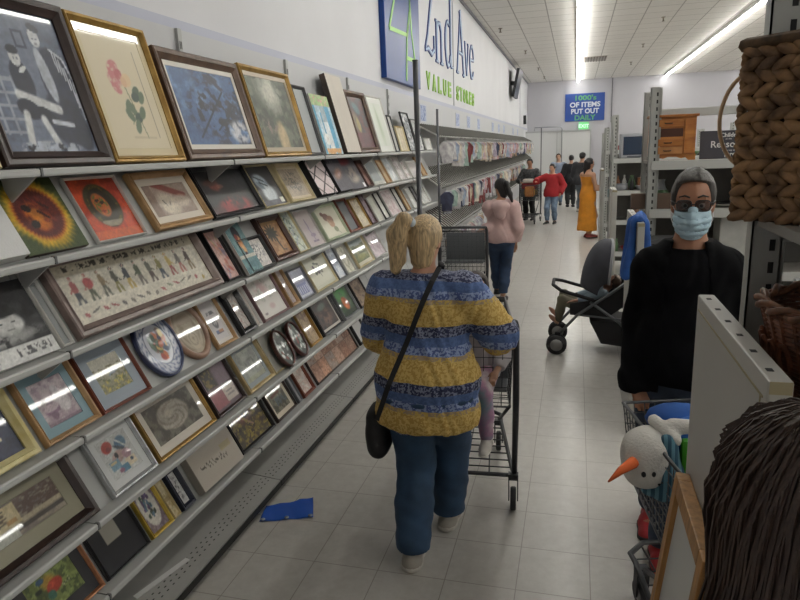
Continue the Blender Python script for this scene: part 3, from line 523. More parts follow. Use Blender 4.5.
PICTURES = [
  (1, 1.355, 1.598, 0.5, 'cream', 0.02, None, ('plain', 'd9cfa0'), 'pale yellow edged picture at the very start of the top shelf'),
  (1, 1.605, 2.097, 0.58, 'darkbrown', 0.05, None, ('figures',), 'large dark brown framed blue-grey print of seated figures on the top shelf'),
  (1, 2.103, 2.566, 0.575, 'gold', 0.028, (0.035, 'd6c8a4'), ('rose',), 'tall gold framed botanical print of a pink rose on a cream ground'),
  (1, 2.589, 3.328, 0.515, 'brown', 0.05, (0.03, 'e2ddd4'), ('bluewood',), 'brown framed picture of dark trees over deep blue on the top shelf'),
  (1, 3.352, 4.005, 0.53, 'gold', 0.03, (0.03, 'b9ab96'), ('gardenpath',), 'gold framed misty garden path picture on the top shelf'),
  (1, 4.005, 4.237, 0.47, 'darkgrey', 0.02, None, ('plain', 'a9aeb0'), 'narrow dark framed grey picture tucked behind the garden path picture'),
  (1, 4.275, 4.623, 0.43, 'canvas_white', 0.0, None, ('window',), 'small canvas of a blue window frame with a green painted top edge'),
  (1, 4.645, 4.976, 0.6, 'canvas_dark', 0.0, None, ('plain', 'd3cbbf'), 'tallest plain beige canvas with dark sides on the top shelf'),
  (1, 5.026, 5.56, 0.52, 'brown', 0.045, None, ('drape',), 'brown and gold framed dark red drapery picture beside the plain beige canvas'),
  (1, 5.623, 6.098, 0.52, 'white', 0.012, (0.05, 'e6e8e2'), ('palegreen',), 'white framed pale green print standing tall on the top shelf'),
  (1, 6.135, 6.286, 0.36, 'darkgrey', 0.01, None, ('plain', 'c9c9c6'), 'very slim grey framed print between the pale green print and a cream plank'),
  (1, 6.325, 6.653, 0.26, 'cream', 0.012, None, ('planks', 'd9ccae'), 'cream coloured small picture leaning on the top shelf near the cart pole'),
  (1, 6.697, 7.015, 0.42, 'black', 0.012, None, ('scratch', '8a8f94', 'd5d8da'), 'black edged grey picture near the cart pole on the top shelf'),
  (1, 7.063, 7.416, 0.36, 'darkgrey', 0.01, None, ('scratch', 'b7babb', 'e8e8e6'), 'grey and white sketch just past the cart pole on the top shelf'),
  (1, 7.469, 7.803, 0.15, 'white', 0.01, None, ('plain', 'e3e1dd'), 'small white frame at the very end of the top shelf'),
  (2, 1.28, 1.629, 0.27, 'canvas_white', 0.0, None, ('plain', 'dfdfdf'), 'blank white canvas at the start of the second shelf beside the sun face canvas'),
  (2, 1.637, 1.911, 0.275, 'canvas_dark', 0.0, None, ('sun',), 'green and yellow canvas with a dark red fringed sun face'),
  (2, 1.963, 2.251, 0.27, 'white', 0.008, None, ('moonface',), 'orange canvas with a dark green oval face, white edged'),
  (2, 2.312, 2.746, 0.27, 'tan', 0.028, (0.035, 'ddd3c5'), ('feather',), 'wood framed print with wide cream mat and rust red feather shape'),
  (2, 2.764, 3.299, 0.28, 'black', 0.022, None, ('portrait', '232326', '9c5140', 'b3393a'), 'black framed dark portrait with a red dress on the second shelf'),
  (2, 3.312, 3.638, 0.275, 'cream', 0.01, None, ('bluefigure',), 'charcoal picture of a pale blue standing figure with a cream edge'),
  (2, 3.667, 4.041, 0.27, 'cream', 0.02, (0.02, 'cfc0a6'), ('sketch', 'a99a86', '4d4a48'), 'cream framed crowded ink drawing beside the diamond pattern canvas'),
  (2, 4.095, 4.405, 0.27, 'canvas_black', 0.0, None, ('diamond',), 'thick canvas with a black and pale pink diamond lattice'),
  (2, 4.467, 4.758, 0.27, 'canvas_black', 0.0, None, ('album', '55525a', 'a07868'), 'charcoal album style print with a pink blur beside the diamond lattice canvas'),
  (2, 4.782, 5.167, 0.28, 'canvas_dark', 0.0, None, ('album2',), 'charcoal album style print with a red top and a white tag'),
  (2, 5.194, 5.366, 0.25, 'redbrown', 0.02, None, ('plain', '6f3b2b'), 'slim red brown wooden frame next to the red topped album print'),
  (2, 5.395, 5.742, 0.27, 'white', 0.012, (0.03, 'b9bab3'), ('plain', '8f979a'), 'white edged print in a grey mat on the second shelf'),
  (2, 5.775, 5.948, 0.24, 'tan', 0.015, None, ('plain', 'c8ab80'), 'tan wooden slim frame on the second shelf beside the grey matted print'),
  (2, 5.966, 6.245, 0.27, 'white', 0.012, None, ('cloudy', 'c8d0d6', 'e2e4e4'), 'pale blue and white cloudy print on the second shelf'),
  (2, 6.285, 6.529, 0.27, 'white', 0.01, None, ('blotch', 'd8d3d2', '9a7f86'), 'white picture with mauve blotches on the second shelf'),
  (2, 6.55, 6.746, 0.27, 'white', 0.01, None, ('blotch', 'e0dddb', 'a98c8a'), 'white picture with dusty pink specks just before the cart pole, second shelf'),
  (2, 6.791, 7.224, 0.2, 'white', 0.01, None, ('plain', 'd5cfcd'), 'pale small frame just past the cart pole on the second shelf'),
  (2, 7.249, 7.487, 0.24, 'tan', 0.015, None, ('plain', 'd2b184'), 'last tan wooden frame on the second shelf'),
  (3, 1.253, 1.705, 0.275, 'canvas_white', 0.0, None, ('bwphoto',), 'black and white portrait photograph poster with a white caption band'),
  (3, 1.723, 1.779, 0.3, 'white', 0.008, None, ('plain', '8a8d8e'), 'thin white edged grey frame between the portrait poster and the long figure print'),
  (3, 1.799, 2.777, 0.33, 'mottled', 0.045, None, ('rows',), 'long mottled frame holding a print with a row of small standing figures'),
  (3, 2.796, 2.826, 0.29, 'black', 0.006, None, ('plain', '3a4347'), 'very thin black frame standing beside the long figure print'),
  (3, 2.836, 2.982, 0.29, 'black', 0.012, None, ('floral', 'c9a49c', ('8d7f93', 'c98f80', '9fa17e', 'b35e55')), 'tall slim frame with a dusty pink flower painting'),
  (3, 2.993, 3.165, 0.3, 'canvas_white', 0.0, None, ('littleportrait',), 'small teal portrait of a dark haired sitter behind the cat sketch frame'),
  (3, 3.038, 3.328, 0.2, 'black', 0.018, None, ('sketch', 'd8d3ce', '5d6268'), 'small black framed ink sketch on white in front of the teal portrait'),
  (3, 3.381, 3.701, 0.29, 'redbrown', 0.035, None, ('plant',), 'dark red brown framed picture of a black leafy plant on ochre'),
  (3, 3.732, 3.897, 0.3, 'cream', 0.01, None, ('vines',), 'slim pale green vine and flower panel beside the leafy plant frame'),
  (3, 3.914, 4.189, 0.28, 'white', 0.008, None, ('lamp',), 'pinkish grey print of a pedestal lamp shape'),
  (3, 4.228, 4.681, 0.28, 'palegreen', 0.02, None, ('tulip',), 'cream print of a brown open tulip in a pale green frame'),
  (3, 4.705, 4.954, 0.29, 'redbrown2', 0.02, None, ('plain', '565c62'), 'bright red brown framed slate grey picture on the third shelf'),
  (3, 5.007, 5.257, 0.27, 'gold', 0.012, None, ('blotch', 'd8ccb2', 'b8a68c'), 'cream print with a thin gold edge on the third shelf'),
  (3, 5.271, 5.436, 0.29, 'redbrown', 0.014, None, ('blotch', '9a8593', '6b5563'), 'red brown framed purple grey picture on the third shelf'),
  (3, 5.467, 5.66, 0.27, 'white', 0.01, None, ('plain', 'cfcfc2'), 'off white frame just behind the blonde ponytail on the third shelf'),
  (3, 5.693, 5.865, 0.28, 'black', 0.012, None, ('plain', 'd5d3cc'), 'black edged white print on the third shelf behind the ponytail'),
  (3, 5.9, 6.278, 0.28, 'white', 0.012, None, ('blotch', 'dccfd0', 'c3a9ac'), 'white frame with a faint pink print on the third shelf'),
  (3, 6.318, 6.484, 0.28, 'black', 0.01, None, ('plain', 'e0ddd6'), 'slim white print with black sides on the third shelf near the cart pole'),
  (3, 6.526, 6.658, 0.28, 'tan', 0.01, None, ('plain', 'cbb48d'), 'tan wooden edge of a frame at the cart pole on the third shelf'),
  (3, 6.793, 6.983, 0.24, 'white', 0.01, None, ('plain', 'dcdcda'), 'small white frame just past the cart pole on the third shelf'),
  (3, 7.032, 7.182, 0.25, 'black', 0.01, None, ('plain', '3a3a3c'), 'slim black frame between two white frames at the third shelf end'),
  (3, 7.234, 7.614, 0.28, 'white', 0.012, None, ('blotch', 'dfe0dc', 'b9bcb6'), 'last white frame on the third shelf before the clothing rack'),
  (4, 1.215, 1.556, 0.27, 'yellowmap', 0.035, None, ('navyfloral',), 'navy flower picture in a wide pale yellow marbled frame'),
  (4, 1.586, 1.848, 0.27, 'tan', 0.02, (0.035, '7d9ba6'), ('pitcher',), 'light wood frame with a blue mat around a mauve still life'),
  (4, 1.858, 2.149, 0.27, 'redbrown2', 0.014, (0.05, '95a0ab'), ('landscape',), 'red brown framed landscape with a blue grey mat'),
  (4, 2.678, 2.869, 0.28, 'tan', 0.018, (0.02, 'd9d4cf'), ('seal',), 'light wood framed certificate with a dark seal, beside the oval pink frame'),
  (4, 2.923, 3.083, 0.29, 'black', 0.03, None, ('sampler',), 'thick black framed grey embroidered sampler'),
  (4, 3.095, 3.156, 0.27, 'white', 0.012, None, ('plain', 'cfc3ba'), 'narrow white frame squeezed beside the black framed sampler'),
  (4, 3.181, 3.522, 0.28, 'mauve', 0.014, None, ('paleroses',), 'mauve framed white print with faint pink roses'),
  (4, 3.552, 3.676, 0.27, 'tan', 0.02, None, ('blotch', 'b5a6a2', '8c7f7f'), 'tan wooden frame behind the blue grey architecture print'),
  (4, 3.708, 3.948, 0.22, 'grey', 0.012, None, ('architecture',), 'grey framed blue drawing of a building'),
  (4, 3.966, 4.381, 0.28, 'cream', 0.014, (0.02, 'cfd0bf'), ('darkflower',), 'cream matted print of a small dark flower sprig'),
  (4, 4.403, 4.583, 0.27, 'grey', 0.01, None, ('cloudy', 'a9b3c6', 'd5dae3'), 'pale blue sky print in a grey frame on the fourth shelf'),
  (4, 4.606, 4.801, 0.24, 'white', 0.01, None, ('blotch', 'd9d5c6', 'a6a48c'), 'small white framed meadow print on the fourth shelf'),
  (4, 4.878, 5.296, 0.28, 'cream', 0.014, (0.03, 'd6d0be'), ('greenscape',), 'cream matted green landscape on the fourth shelf'),
  (4, 5.327, 5.68, 0.27, 'white', 0.012, None, ('blotch', 'd6c8cf', 'bdaab6'), 'white and lilac print just behind the blonde woman on the fourth shelf'),
  (5, 1.083, 1.761, 0.3, 'darkbrown', 0.04, (0.055, '8f8b76'), ('leafcollage',), 'large dark brown frame with sage mat and leaf collage'),
  (5, 1.844, 2.122, 0.27, 'silver', 0.02, (0.035, 'd4d6d6'), ('cubist',), 'silver framed print of red and blue patched shapes'),
  (5, 2.136, 2.593, 0.285, 'gold', 0.018, (0.04, 'd5cec3'), ('greyrose',), 'gold framed sepia rose photograph with a white mat'),
  (5, 2.612, 2.903, 0.28, 'darkbrown', 0.018, None, ('maroonpanels',), 'dark brown framed maroon panel collage with a white card'),
  (5, 2.937, 3.248, 0.28, 'cream2', 0.022, (0.03, '8d979c'), ('stone',), 'deep cream framed print with a blue grey mat'),
  (5, 3.261, 3.461, 0.28, 'cream', 0.008, None, ('plain', '9d9b94'), 'thin cream framed plain grey print behind the dark floral ovals'),
  (5, 3.491, 3.782, 0.28, 'grey', 0.01, None, ('plain', '6d746b'), 'green grey framed panel behind the second dark floral oval'),
  (5, 3.799, 3.999, 0.26, 'gold', 0.016, None, ('blotch', 'b29a78', '7f6450'), 'small gold framed brown print beside the black frames'),
  (5, 4.038, 4.434, 0.28, 'black', 0.022, (0.02, 'd4cfc6'), ('darkart',), 'black framed dark brown print with a white mat'),
  (5, 4.48, 4.823, 0.28, 'grey', 0.02, None, ('carrot',), 'grey framed picture of an orange carrot shape on green'),
  (5, 4.875, 5.154, 0.25, 'black', 0.012, None, ('blotch', '8e7a66', '5d4c40'), 'black framed brown picture just before the striped blouse, fifth shelf'),
  (6, 1.048, 1.401, 0.28, 'darkbrown', 0.02, None, ('plain', '5a1f22'), 'dark red print with a tan edge at the start of the bottom shelf'),
  (6, 1.41, 1.738, 0.28, 'copper', 0.014, (0.045, '2b2b2f'), ('redpoppy',), 'copper framed red flower painting on green with a black mat'),
  (6, 1.755, 2.014, 0.28, 'black', 0.01, None, ('greysquare',), 'black print with one grey square in the middle'),
  (6, 2.028, 2.179, 0.25, 'gold2', 0.014, None, ('ovalviolets',), 'small gold frame with violets in a white oval'),
  (6, 2.187, 2.241, 0.22, 'cream', 0.004, None, ('blotch', 'c4b795', 'a08f66'), 'cream map like print behind the navy framed photo'),
  (6, 2.249, 2.348, 0.2, 'navy', 0.022, None, ('sketch', 'c7c7c6', '5a5a5c'), 'small navy framed grey photograph'),
  (6, 2.391, 2.769, 0.25, 'canvas_beige', 0.0, None, ('script',), 'plain beige canvas with a line of thin script writing'),
  (6, 2.802, 3.193, 0.27, 'black', 0.02, None, ('autumn',), 'black framed painting of autumn leaves'),
  (6, 3.234, 3.514, 0.25, 'darkbrown', 0.014, (0.03, 'd6ccb9'), ('farm',), 'dark brown framed farm picture with a wide cream mat'),
  (6, 3.546, 3.611, 0.2, 'grey', 0.01, None, ('plain', '9c9ca0'), 'narrow grey frame on the bottom shelf beside the farm picture'),
  (6, 3.628, 3.818, 0.25, 'redbrown2', 0.02, None, ('blotch', 'c9b1a6', 'd8cfc8'), 'brown framed pale pink print on the bottom shelf'),
  (6, 3.873, 4.749, 0.27, 'darkbrown', 0.01, None, ('patchwork',), 'wide brick coloured patchwork panel at the end of the bottom shelf'),
  (6, 4.801, 5.05, 0.2, 'black', 0.02, None, ('plain', 'd9d9d9'), 'small black framed white print at the end of the bottom shelf'),
]
RIND = random.Random(5)
GROUPS = {1:'pictures on the top shelf',2:'pictures on the second shelf',3:'pictures on the third shelf',4:'pictures on the fourth shelf',5:'pictures on the fifth shelf',6:'pictures on the bottom shelf'}
for n, (row, y0, y1, h, fr, fwid, mt, spec, lab) in enumerate(PICTURES):
    wd = y1-y0-.006; yc = (y0+y1)/2; canvas = fr.startswith('canvas')
    nm = 'canvas_print' if canvas else 'framed_picture'
    t = thing(nm, lab, 'picture', group=GROUPS[row])
    if canvas:
        d = .045 if spec[0] in ('plain','diamond','album','script') else .02
        sc = dict(canvas_white='dcdbd8', canvas_dark='4a4038', canvas_black='1d1c1e', canvas_beige='a39c92')[fr]
        part('stretcher', MB().bevbox(-wd/2, wd/2, -d, -.001, 0, h, .002), mat('edge_'+fr, hx(sc), .7), t)
        V, F, col = print_mesh(wd-.002, h-.002, spec, n, -d-.0015); V[:,2] += .001
        o = link('print', mesh_vf('print', V, F, m_canvasp, paint=col, smooth=False), t)
    else:
        d = .012+min(.022, fwid*.6); fwid = min(fwid, wd*.3)
        mb = MB(); ring(mb, -wd/2, wd/2, 0, h, fwid, [(0, 0), (0, -d*.85), (.12, -d), (.45, -d*.9), (.55, -d*1.05), (.8, -d*.75), (1, -d*.55), (1, 0)])
        part('frame', mb, frame_mat(fr), t)
        part('backing', MB().box(-wd/2+fwid*.4, wd/2-fwid*.4, -d*.22, -.001, fwid*.4, h-fwid*.4), m_back, t)
        iw = fwid
        if mt and wd > 2*(fwid+mt[0])+.02:
            mb = MB(); ring(mb, -wd/2+fwid*.9, wd/2-fwid*.9, fwid*.9, h-fwid*.9, mt[0], [(0, -d*.25), (0, -d*.42), (.96, -d*.42), (1, -d*.36), (1, -d*.25)])
            part('mat', mb, mat('mat_'+mt[1], hx(mt[1]), .55, coat=.75), t); iw = fwid*.9+mt[0]*.97
        V, F, col = print_mesh(wd-2*iw, h-2*iw, spec, n, -d*.34); V[:,2] += iw
        link('print', mesh_vf('print', V, F, m_print, paint=col, smooth=False), t)
    off = .028 if 'cat sketch' in lab or 'ink sketch on white' in lab else 0
    place(t, row, yc, off, rad(RIND.uniform(-.7, .7)) if wd < .6 and off == 0 else 0)
# ---- plates and ovals
def oval(name, lab, cat, row, y, rx, rz, ringmat, spec, seed, rimw, off=0, bowl=False, tilt=0.0):
    t = thing(name, lab, cat, group=GROUPS[row])
    mb = MB(); n = 40; prof = [(1, -.001), (1, -.018), (.5, -.026), (0, -.014), (0, -.001)]; vs = []; fs = []
    for s_, y_ in prof:
        for k in range(n):
            a = 2*PI*k/n; ex = rx-rimw*(1-s_); ez = rz-rimw*(1-s_); vs.append((ex*math.cos(a), y_, rz+ez*math.sin(a)))
    for i in range(len(prof)-1):
        for k in range(n): fs.append((i*n+k, i*n+(k+1) % n, (i+1)*n+(k+1) % n, (i+1)*n+k))
    mb.smooth = True; mb.add(vs, fs); part('rim', mb, ringmat, t)
    V = []; col = []; F = []; N1, N2 = 22, 56; ex, ez = rx-rimw*.98, rz-rimw*.98
    rr = np.linspace(0.001, 1, N1); aa = np.linspace(0, 2*PI, N2, endpoint=False); Rr, Aa = np.meshgrid(rr, aa, indexing='ij')
    Uu = .5+.5*Rr*np.cos(Aa); Vv = .5+.5*Rr*np.sin(Aa); col = art_oval(spec, Uu, Vv, Rr, Aa, seed).reshape(-1, 3)
    V = np.stack([(Uu.ravel()-.5)*2*ex, np.full(Uu.size, -.012), rz+(Vv.ravel()-.5)*2*ez], 1)
    for i in range(N1-1):
        for k in range(N2): F.append((i*N2+k, i*N2+(k+1) % N2, (i+1)*N2+(k+1) % N2, (i+1)*N2+k))
    V[:,1] += (-.004*Rr.ravel()) if bowl else 0
    link('plate_face' if bowl else 'print', mesh_vf('print', V, F, attr_mat('glazed_plate', .35, coat=.12) if bowl or 'plaque' in name else m_print, paint=col, smooth=True), t)
    place(t, row, y, off, tilt)
    return t
def art_oval(spec, U, V, Rr, Aa, seed):
    A = np.zeros(U.shape+(3,)); rg = random.Random(seed)
    def put(c, m): A[...] = mixc(A, np.broadcast_to(H(c), A.shape), m)
    if spec == 'plate':
        A[...] = H('c9ccd6'); put('5a6890', (np.sin(Aa*18)*np.sin(Rr*34) > .25)*sst(.66, .7, Rr)*.9); put('39456b', sst(.94, .97, Rr)); put('39456b', (np.abs(Rr-.68) < .02).astype(float))
        for i in range(30): a = rg.uniform(0, 2*PI); r = rg.uniform(0, .25); put(rg.choice(('33405c','d0a344','c2673c','6a4a3c','3f5a48','a34034','d8c07c')), ellm(U,V,.5+r*math.cos(a),.5+r*math.sin(a),.075,.055,rg.uniform(0,3)))
    elif spec == 'relief':
        A[...] = H('a99c86'); put('8c7f6b', sst(.45,.6,fbm(U*7,V*7,2))); put('c9bea6', (np.abs(Rr-.75)<.08)*.6); put('7b6c5c', boxm(U,V,0,1,.62,1)*.5); put('c4b9a4', ellm(U,V,.5,.3,.22,.2,0,.4)*.8); put('776a58', (np.sin(np.hypot(U-.5,V-.3)*60)>.4)*ellm(U,V,.5,.3,.24,.22)*.5)
    else:
        A[...] = H('2e3430')
        for i in range(34): put(rg.choice(('c9cdca','5a6c5c','3c4640','8d9a94','7a3a34','dcdedb')), ellm(U,V,rg.uniform(.1,.9),rg.uniform(.1,.95),.09,.05,rg.uniform(0,3)))
    return A
oval('decorative_plate', 'blue and white oval plate with a painted fruit centre', 'plate', 4, 2.315, .128, .158, mat('plate_blue', hx('3a4262'), .25, coat=.5), 'plate', 3, .012, .006, True)
oval('oval_picture', 'oval picture in a pinkish wood frame beside the blue and white plate', 'picture', 4, 2.555, .128, .155, mat('oval_wood', hx('a5836f'), .35, noise=.2, nscale=15), 'relief', 4, .032)
m_dk = mat('dark_red_rim', hx('4f2a24'), .35, coat=.4)
oval('floral_plaque', 'dark oval plaque with white flowers, in front of the thin cream frame', 'plaque', 5, 3.43, .09, .125, m_dk, 'flowers', 5, .012, .034)
oval('floral_plaque', 'dark red oval plaque with silver white flowers, in front of the green grey panel', 'plaque', 5, 3.64, .085, .125, m_dk, 'flowers', 6, .014, .034)
# ---------------------------------------------------------------- display shelving sections (slanted shelves)
m_shelf = mat('shelf_enamel', hx('b4b5b3'), .42, noise=.05, nscale=3)
m_lip = mat('shelf_lip', hx('bdbebc'), .35)
m_panel = mat('shelf_back', hx('c3c4c6'), .5)
m_hole = mat('slot_dark', hx('2b2b2c'), .7)
m_deck = mat('deck_grey', hx('a6a5a1'), .45, noise=.06, nscale=4)
m_kick = mat('kick_grey', hx('8f8c86'), .5)
ys = [-.74+1.2192*i for i in range(8)]
def section(y, first=None):
    W_ = 1.2192
    t = thing('display_shelving', '', 'shelving', (0, y, 0), 0, 'slanted display shelving sections')
    part('back_panel', MB().box(-1.94, -1.885, 0.0, W_-.002, .0, 2.44), m_panel, t)
    mb = MB()
    for x_ in (0.0, ): mb.box(-1.884, -1.868, -.016, .016, .0, 2.44)
    mb.cur = 1
    for i in range(30): mb.box(-1.8675, -1.8665, -.008, -.003, .2+.074*i, .235+.074*i).box(-1.8675, -1.8665, .003, .008, .2+.074*i, .235+.074*i)
    part('upright', mb, [m_shelf, m_hole], t)
    for r, z in enumerate(LIPZ):
        a = LEAN[r]; Lh = .30; mb = MB()
        if r == 0:
            mb.prism([(-1.885, z-.008), (-1.648, z-.008), (-1.648, z+.010), (-1.885, z+.010)], 'y', .003, W_-.003)
        else:
            c, s = math.cos(a), math.sin(a)
            p0 = (-1.7015, z+.010); p1 = (p0[0]-Lh*s, p0[1]+Lh*c); nx, nz = -c*.006, -s*.006
            mb.prism([p0, p1, (p1[0]+nx, p1[1]+nz), (p0[0]+nx, p0[1]+nz)], 'y', .003, W_-.003)
            mb.prism([(-1.712, z-.004), (-1.648, z-.004), (-1.648, z+.010), (-1.712, z+.010)], 'y', .003, W_-.003)
        sh = part('slanted_shelf' if r else 'flat_shelf', mb, m_shelf, t)
        part('lip', MB().prism([(-1.648, z-.012), (-1.641, z-.012), (-1.638, z-.006), (-1.638, z+.007), (-1.643, z+.0125), (-1.648, z+.0125)], 'y', .003, W_-.003), m_lip, sh)
        if r:
            mb = MB()
            for hy in (.42, .80):
                for i in range(2):
                    for j in range(2):
                        q = .10+.03*j; yy = hy+.03*i+.01*j; px_, pz_ = p0[0]-q*s+.0008*c, p0[1]+q*c+.0008*s
                        mb.add([(px_, yy, pz_), (px_, yy+.006, pz_), (px_-.006*s, yy+.006, pz_+.006*c), (px_-.006*s, yy, pz_+.006*c)], [(0,1,2,3)])
            part('hole', mb, m_hole, sh)
        mb = MB().prism([(-1.66, z-.012), (-1.80, z-.004), (-1.79, z-.085), (-1.775, z-.095)], 'y', -.004, .004)
        part('bracket', mb, m_shelf, t)
        part('joint_clip', MB().box(-1.652, -1.634, -.004, .004, z-.011, z+.015), mat('clip_grey', hx('6d6e6e'), .5), t)
    mb = MB().prism([(-1.885, .11), (-1.56, .075), (-1.54, .075), (-1.54, .052), (-1.565, .048), (-1.885, .08)], 'y', .003, W_-.003)
    mb.cur = 1; sl = (.075-.11)/(.325)
    for q, xx in enumerate((-1.60, -1.622, -1.644)):
        for i in range(30):
            zz = .11+sl*(xx+1.885)+.0012; yy = .02+.04*i+.013*(q % 2)
            mb.add([(xx, yy, zz), (xx+.006, yy, zz), (xx+.006, yy+.012, zz), (xx, yy+.012, zz)], [(0,1,2,3)])
    part('base_deck', mb, [m_deck, m_hole], t)
    part('edge_or_shade_strip', MB().box(-1.541, -1.534, .003, W_-.003, .035, .066), mat('edge_black', hx('1d1c1b'), .6), t)  # black strip stands in for the shadow in the gap under the deck edge
    part('kick_plate', MB().box(-1.60, -1.58, .0, W_-.002, 0, .055), m_kick, t)
    return t
WHERE = ['holding the sun face canvas, at the near end', 'holding the gold framed rose print on its top shelf', 'holding the misty garden path picture on its top shelf', 'holding the tall plain beige canvas on its top shelf', 'under the small cream picture near the cart pole', 'at the far end beside the clothing rack']
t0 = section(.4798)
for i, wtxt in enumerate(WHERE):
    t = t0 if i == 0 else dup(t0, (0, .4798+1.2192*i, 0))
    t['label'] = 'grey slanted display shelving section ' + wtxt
# price strip lying on the base deck, banner on the floor
t = solo('shelf_strip', MB().box(-.012, .012, -.14, .14, 0, .004), mat('strip_white', hx('d5d5d3'), .3), 'loose white plastic strip lying on the grey base deck', 'label strip', (-1.66, 2.02, .0885), rad(-11))
t.rotation_euler = (0, rad(6), rad(-14))
# ================================================================ people
def axis(lo, hi, coarse, fine, f0, f1):
    """grid coordinates from lo to hi, fine between f0 and f1"""
    out = [lo]
    while out[-1] < hi:
        x = out[-1]; out.append(x+(fine if f0-coarse <= x <= f1 else coarse))
    return np.array(out)
def nets_ax(fn, axs):
    n = tuple(len(a) for a in axs)
    g = np.stack(np.meshgrid(*axs, indexing='ij'), -1).reshape(-1, 3)
    D = np.concatenate([fn(g[i:i+120000]) for i in range(0, len(g), 120000)]).reshape(n)
    class _G: pass
    V, F = nets_field(D)
    return np.stack([np.interp(V[:,i], np.arange(n[i]), axs[i]) for i in range(3)], 1), F
def nets_field(D):
    n = D.shape; ins = D < 0
    cs = sum(ins[i:n[0]-1+i, j:n[1]-1+j, k:n[2]-1+k].astype(int) for i in (0,1) for j in (0,1) for k in (0,1))
    act = (cs > 0) & (cs < 8); idx = -np.ones(act.shape, int); cells = np.argwhere(act); idx[act] = np.arange(len(cells))
    acc = np.zeros((len(cells), 3)); num = np.zeros(len(cells)); cor = [(i,j,k) for i in (0,1) for j in (0,1) for k in (0,1)]
    for a in range(8):
        for b in range(a+1, 8):
            ca, cb = np.array(cor[a]), np.array(cor[b])
            if abs(ca-cb).sum() != 1: continue
            va = D[tuple((cells+ca).T)]; vb = D[tuple((cells+cb).T)]; x = (va < 0) != (vb < 0)
            t = np.where(x, va/np.where(x, va-vb, 1), 0); acc += np.where(x[:,None], ca+t[:,None]*(cb-ca), 0); num += x
    V = cells+acc/np.maximum(num, 1)[:,None]; F = []
    for ax in range(3):
        u, w = (ax+1) % 3, (ax+2) % 3; s0 = [slice(None)]*3; s1 = [slice(None)]*3; s0[ax] = slice(0, -1); s1[ax] = slice(1, None)
        A, B = ins[tuple(s0)], ins[tuple(s1)]; e = np.argwhere(A != B)
        e = e[(e[:,u] > 0) & (e[:,w] > 0) & (e[:,u] < n[u]-1) & (e[:,w] < n[w]-1)]
        if not len(e): continue
        fl = A[tuple(e.T)]
        def I(du, dw):
            c = e.copy(); c[:,u] -= du; c[:,w] -= dw; return idx[tuple(c.T)]
        q = np.stack([I(1,1), I(0,1), I(0,0), I(1,0)], 1); q[~fl] = q[~fl][:, ::-1]; F.append(q)
    return V, np.concatenate(F)
def sdf_obj(name, fn, prims, res, mats, parent, pad=.03, fine=None, paint=None, label=None):
    lo, hi = bounds(prims, pad)
    if fine: axs = [axis(lo[i], hi[i], res, fine[0], fine[1][i], fine[2][i]) for i in range(3)]
    else: axs = [np.arange(lo[i], hi[i]+res, res) for i in range(3)]
    V, F = nets_ax(fn, axs)
    me = mesh_vf(name, V, F, mats, paint=paint(V) if paint else None)
    o = link(name, me, parent)
    if label: o['label'] = label
    return o
def ik(a, c, l1, l2, pole):
    a, c, pole = (np.array(v, float) for v in (a, c, pole)); d = c-a; L = np.linalg.norm(d)
    if L > (l1+l2)*.999: c = a+d/L*(l1+l2)*.999; d = c-a; L = np.linalg.norm(d)
    t = (l1*l1-l2*l2+L*L)/(2*L); h = math.sqrt(max(l1*l1-t*t, 0)); u = d/L; p = pole-u*(pole@u); p = p/max(np.linalg.norm(p), 1e-6)
    return a+u*t+p*h, c
def rotz(v, a): return np.array([v[0]*math.cos(a)-v[1]*math.sin(a), v[0]*math.sin(a)+v[1]*math.cos(a), v[2]])
def hand_prims(w, d, side, s, curl=.5):
    """palm, four bent fingers of unequal length and a thumb; w wrist, d pointing direction"""
    d = np.array(d, float); d /= np.linalg.norm(d); up_ = np.array([0,0,1.]) if abs(d[2]) < .8 else np.array([0,1.,0])
    sx = np.cross(d, up_); sx /= np.linalg.norm(sx); nz = np.cross(sx, d); w = np.array(w, float); P = []
    P.append(('c', w, w+d*.05*s, .021*s, .026*s)); P.append(('c', w+d*.05*s-sx*.02*s, w+d*.085*s-sx*.024*s, .017*s, .012*s)); P.append(('c', w+d*.05*s+sx*.02*s, w+d*.085*s+sx*.022*s, .017*s, .012*s))
    for i, (o_, l) in enumerate(((-.030,.070), (-.010,.080), (.010,.076), (.029,.060))):
        a = w+d*.088*s+sx*o_*s; q = -nz*curl; d1 = d+q*.5; d1 /= np.linalg.norm(d1); d2 = d+q*2; d2 /= np.linalg.norm(d2)
        b = a+d1*l*.5*s; P.append(('c', a-d*.015*s, b, .0092*s, .0085*s)); P.append(('c', b, b+d2*l*.5*s, .0085*s, .0068*s))
    t0 = w+d*.025*s-sx*side*.022*s; t1 = t0+(d*.6-sx*side*.75-nz*.2)*.04*s; P.append(('c', t0, t1, .012*s, .0105*s)); P.append(('c', t1, t1+(d*.9-sx*side*.2-nz*.3)*.032*s, .0105*s, .008*s))
    return P
M_SKIN = {}
def skin(c):
    return mat('skin_'+c, hx(c), .5, noise=.08, nscale=12)
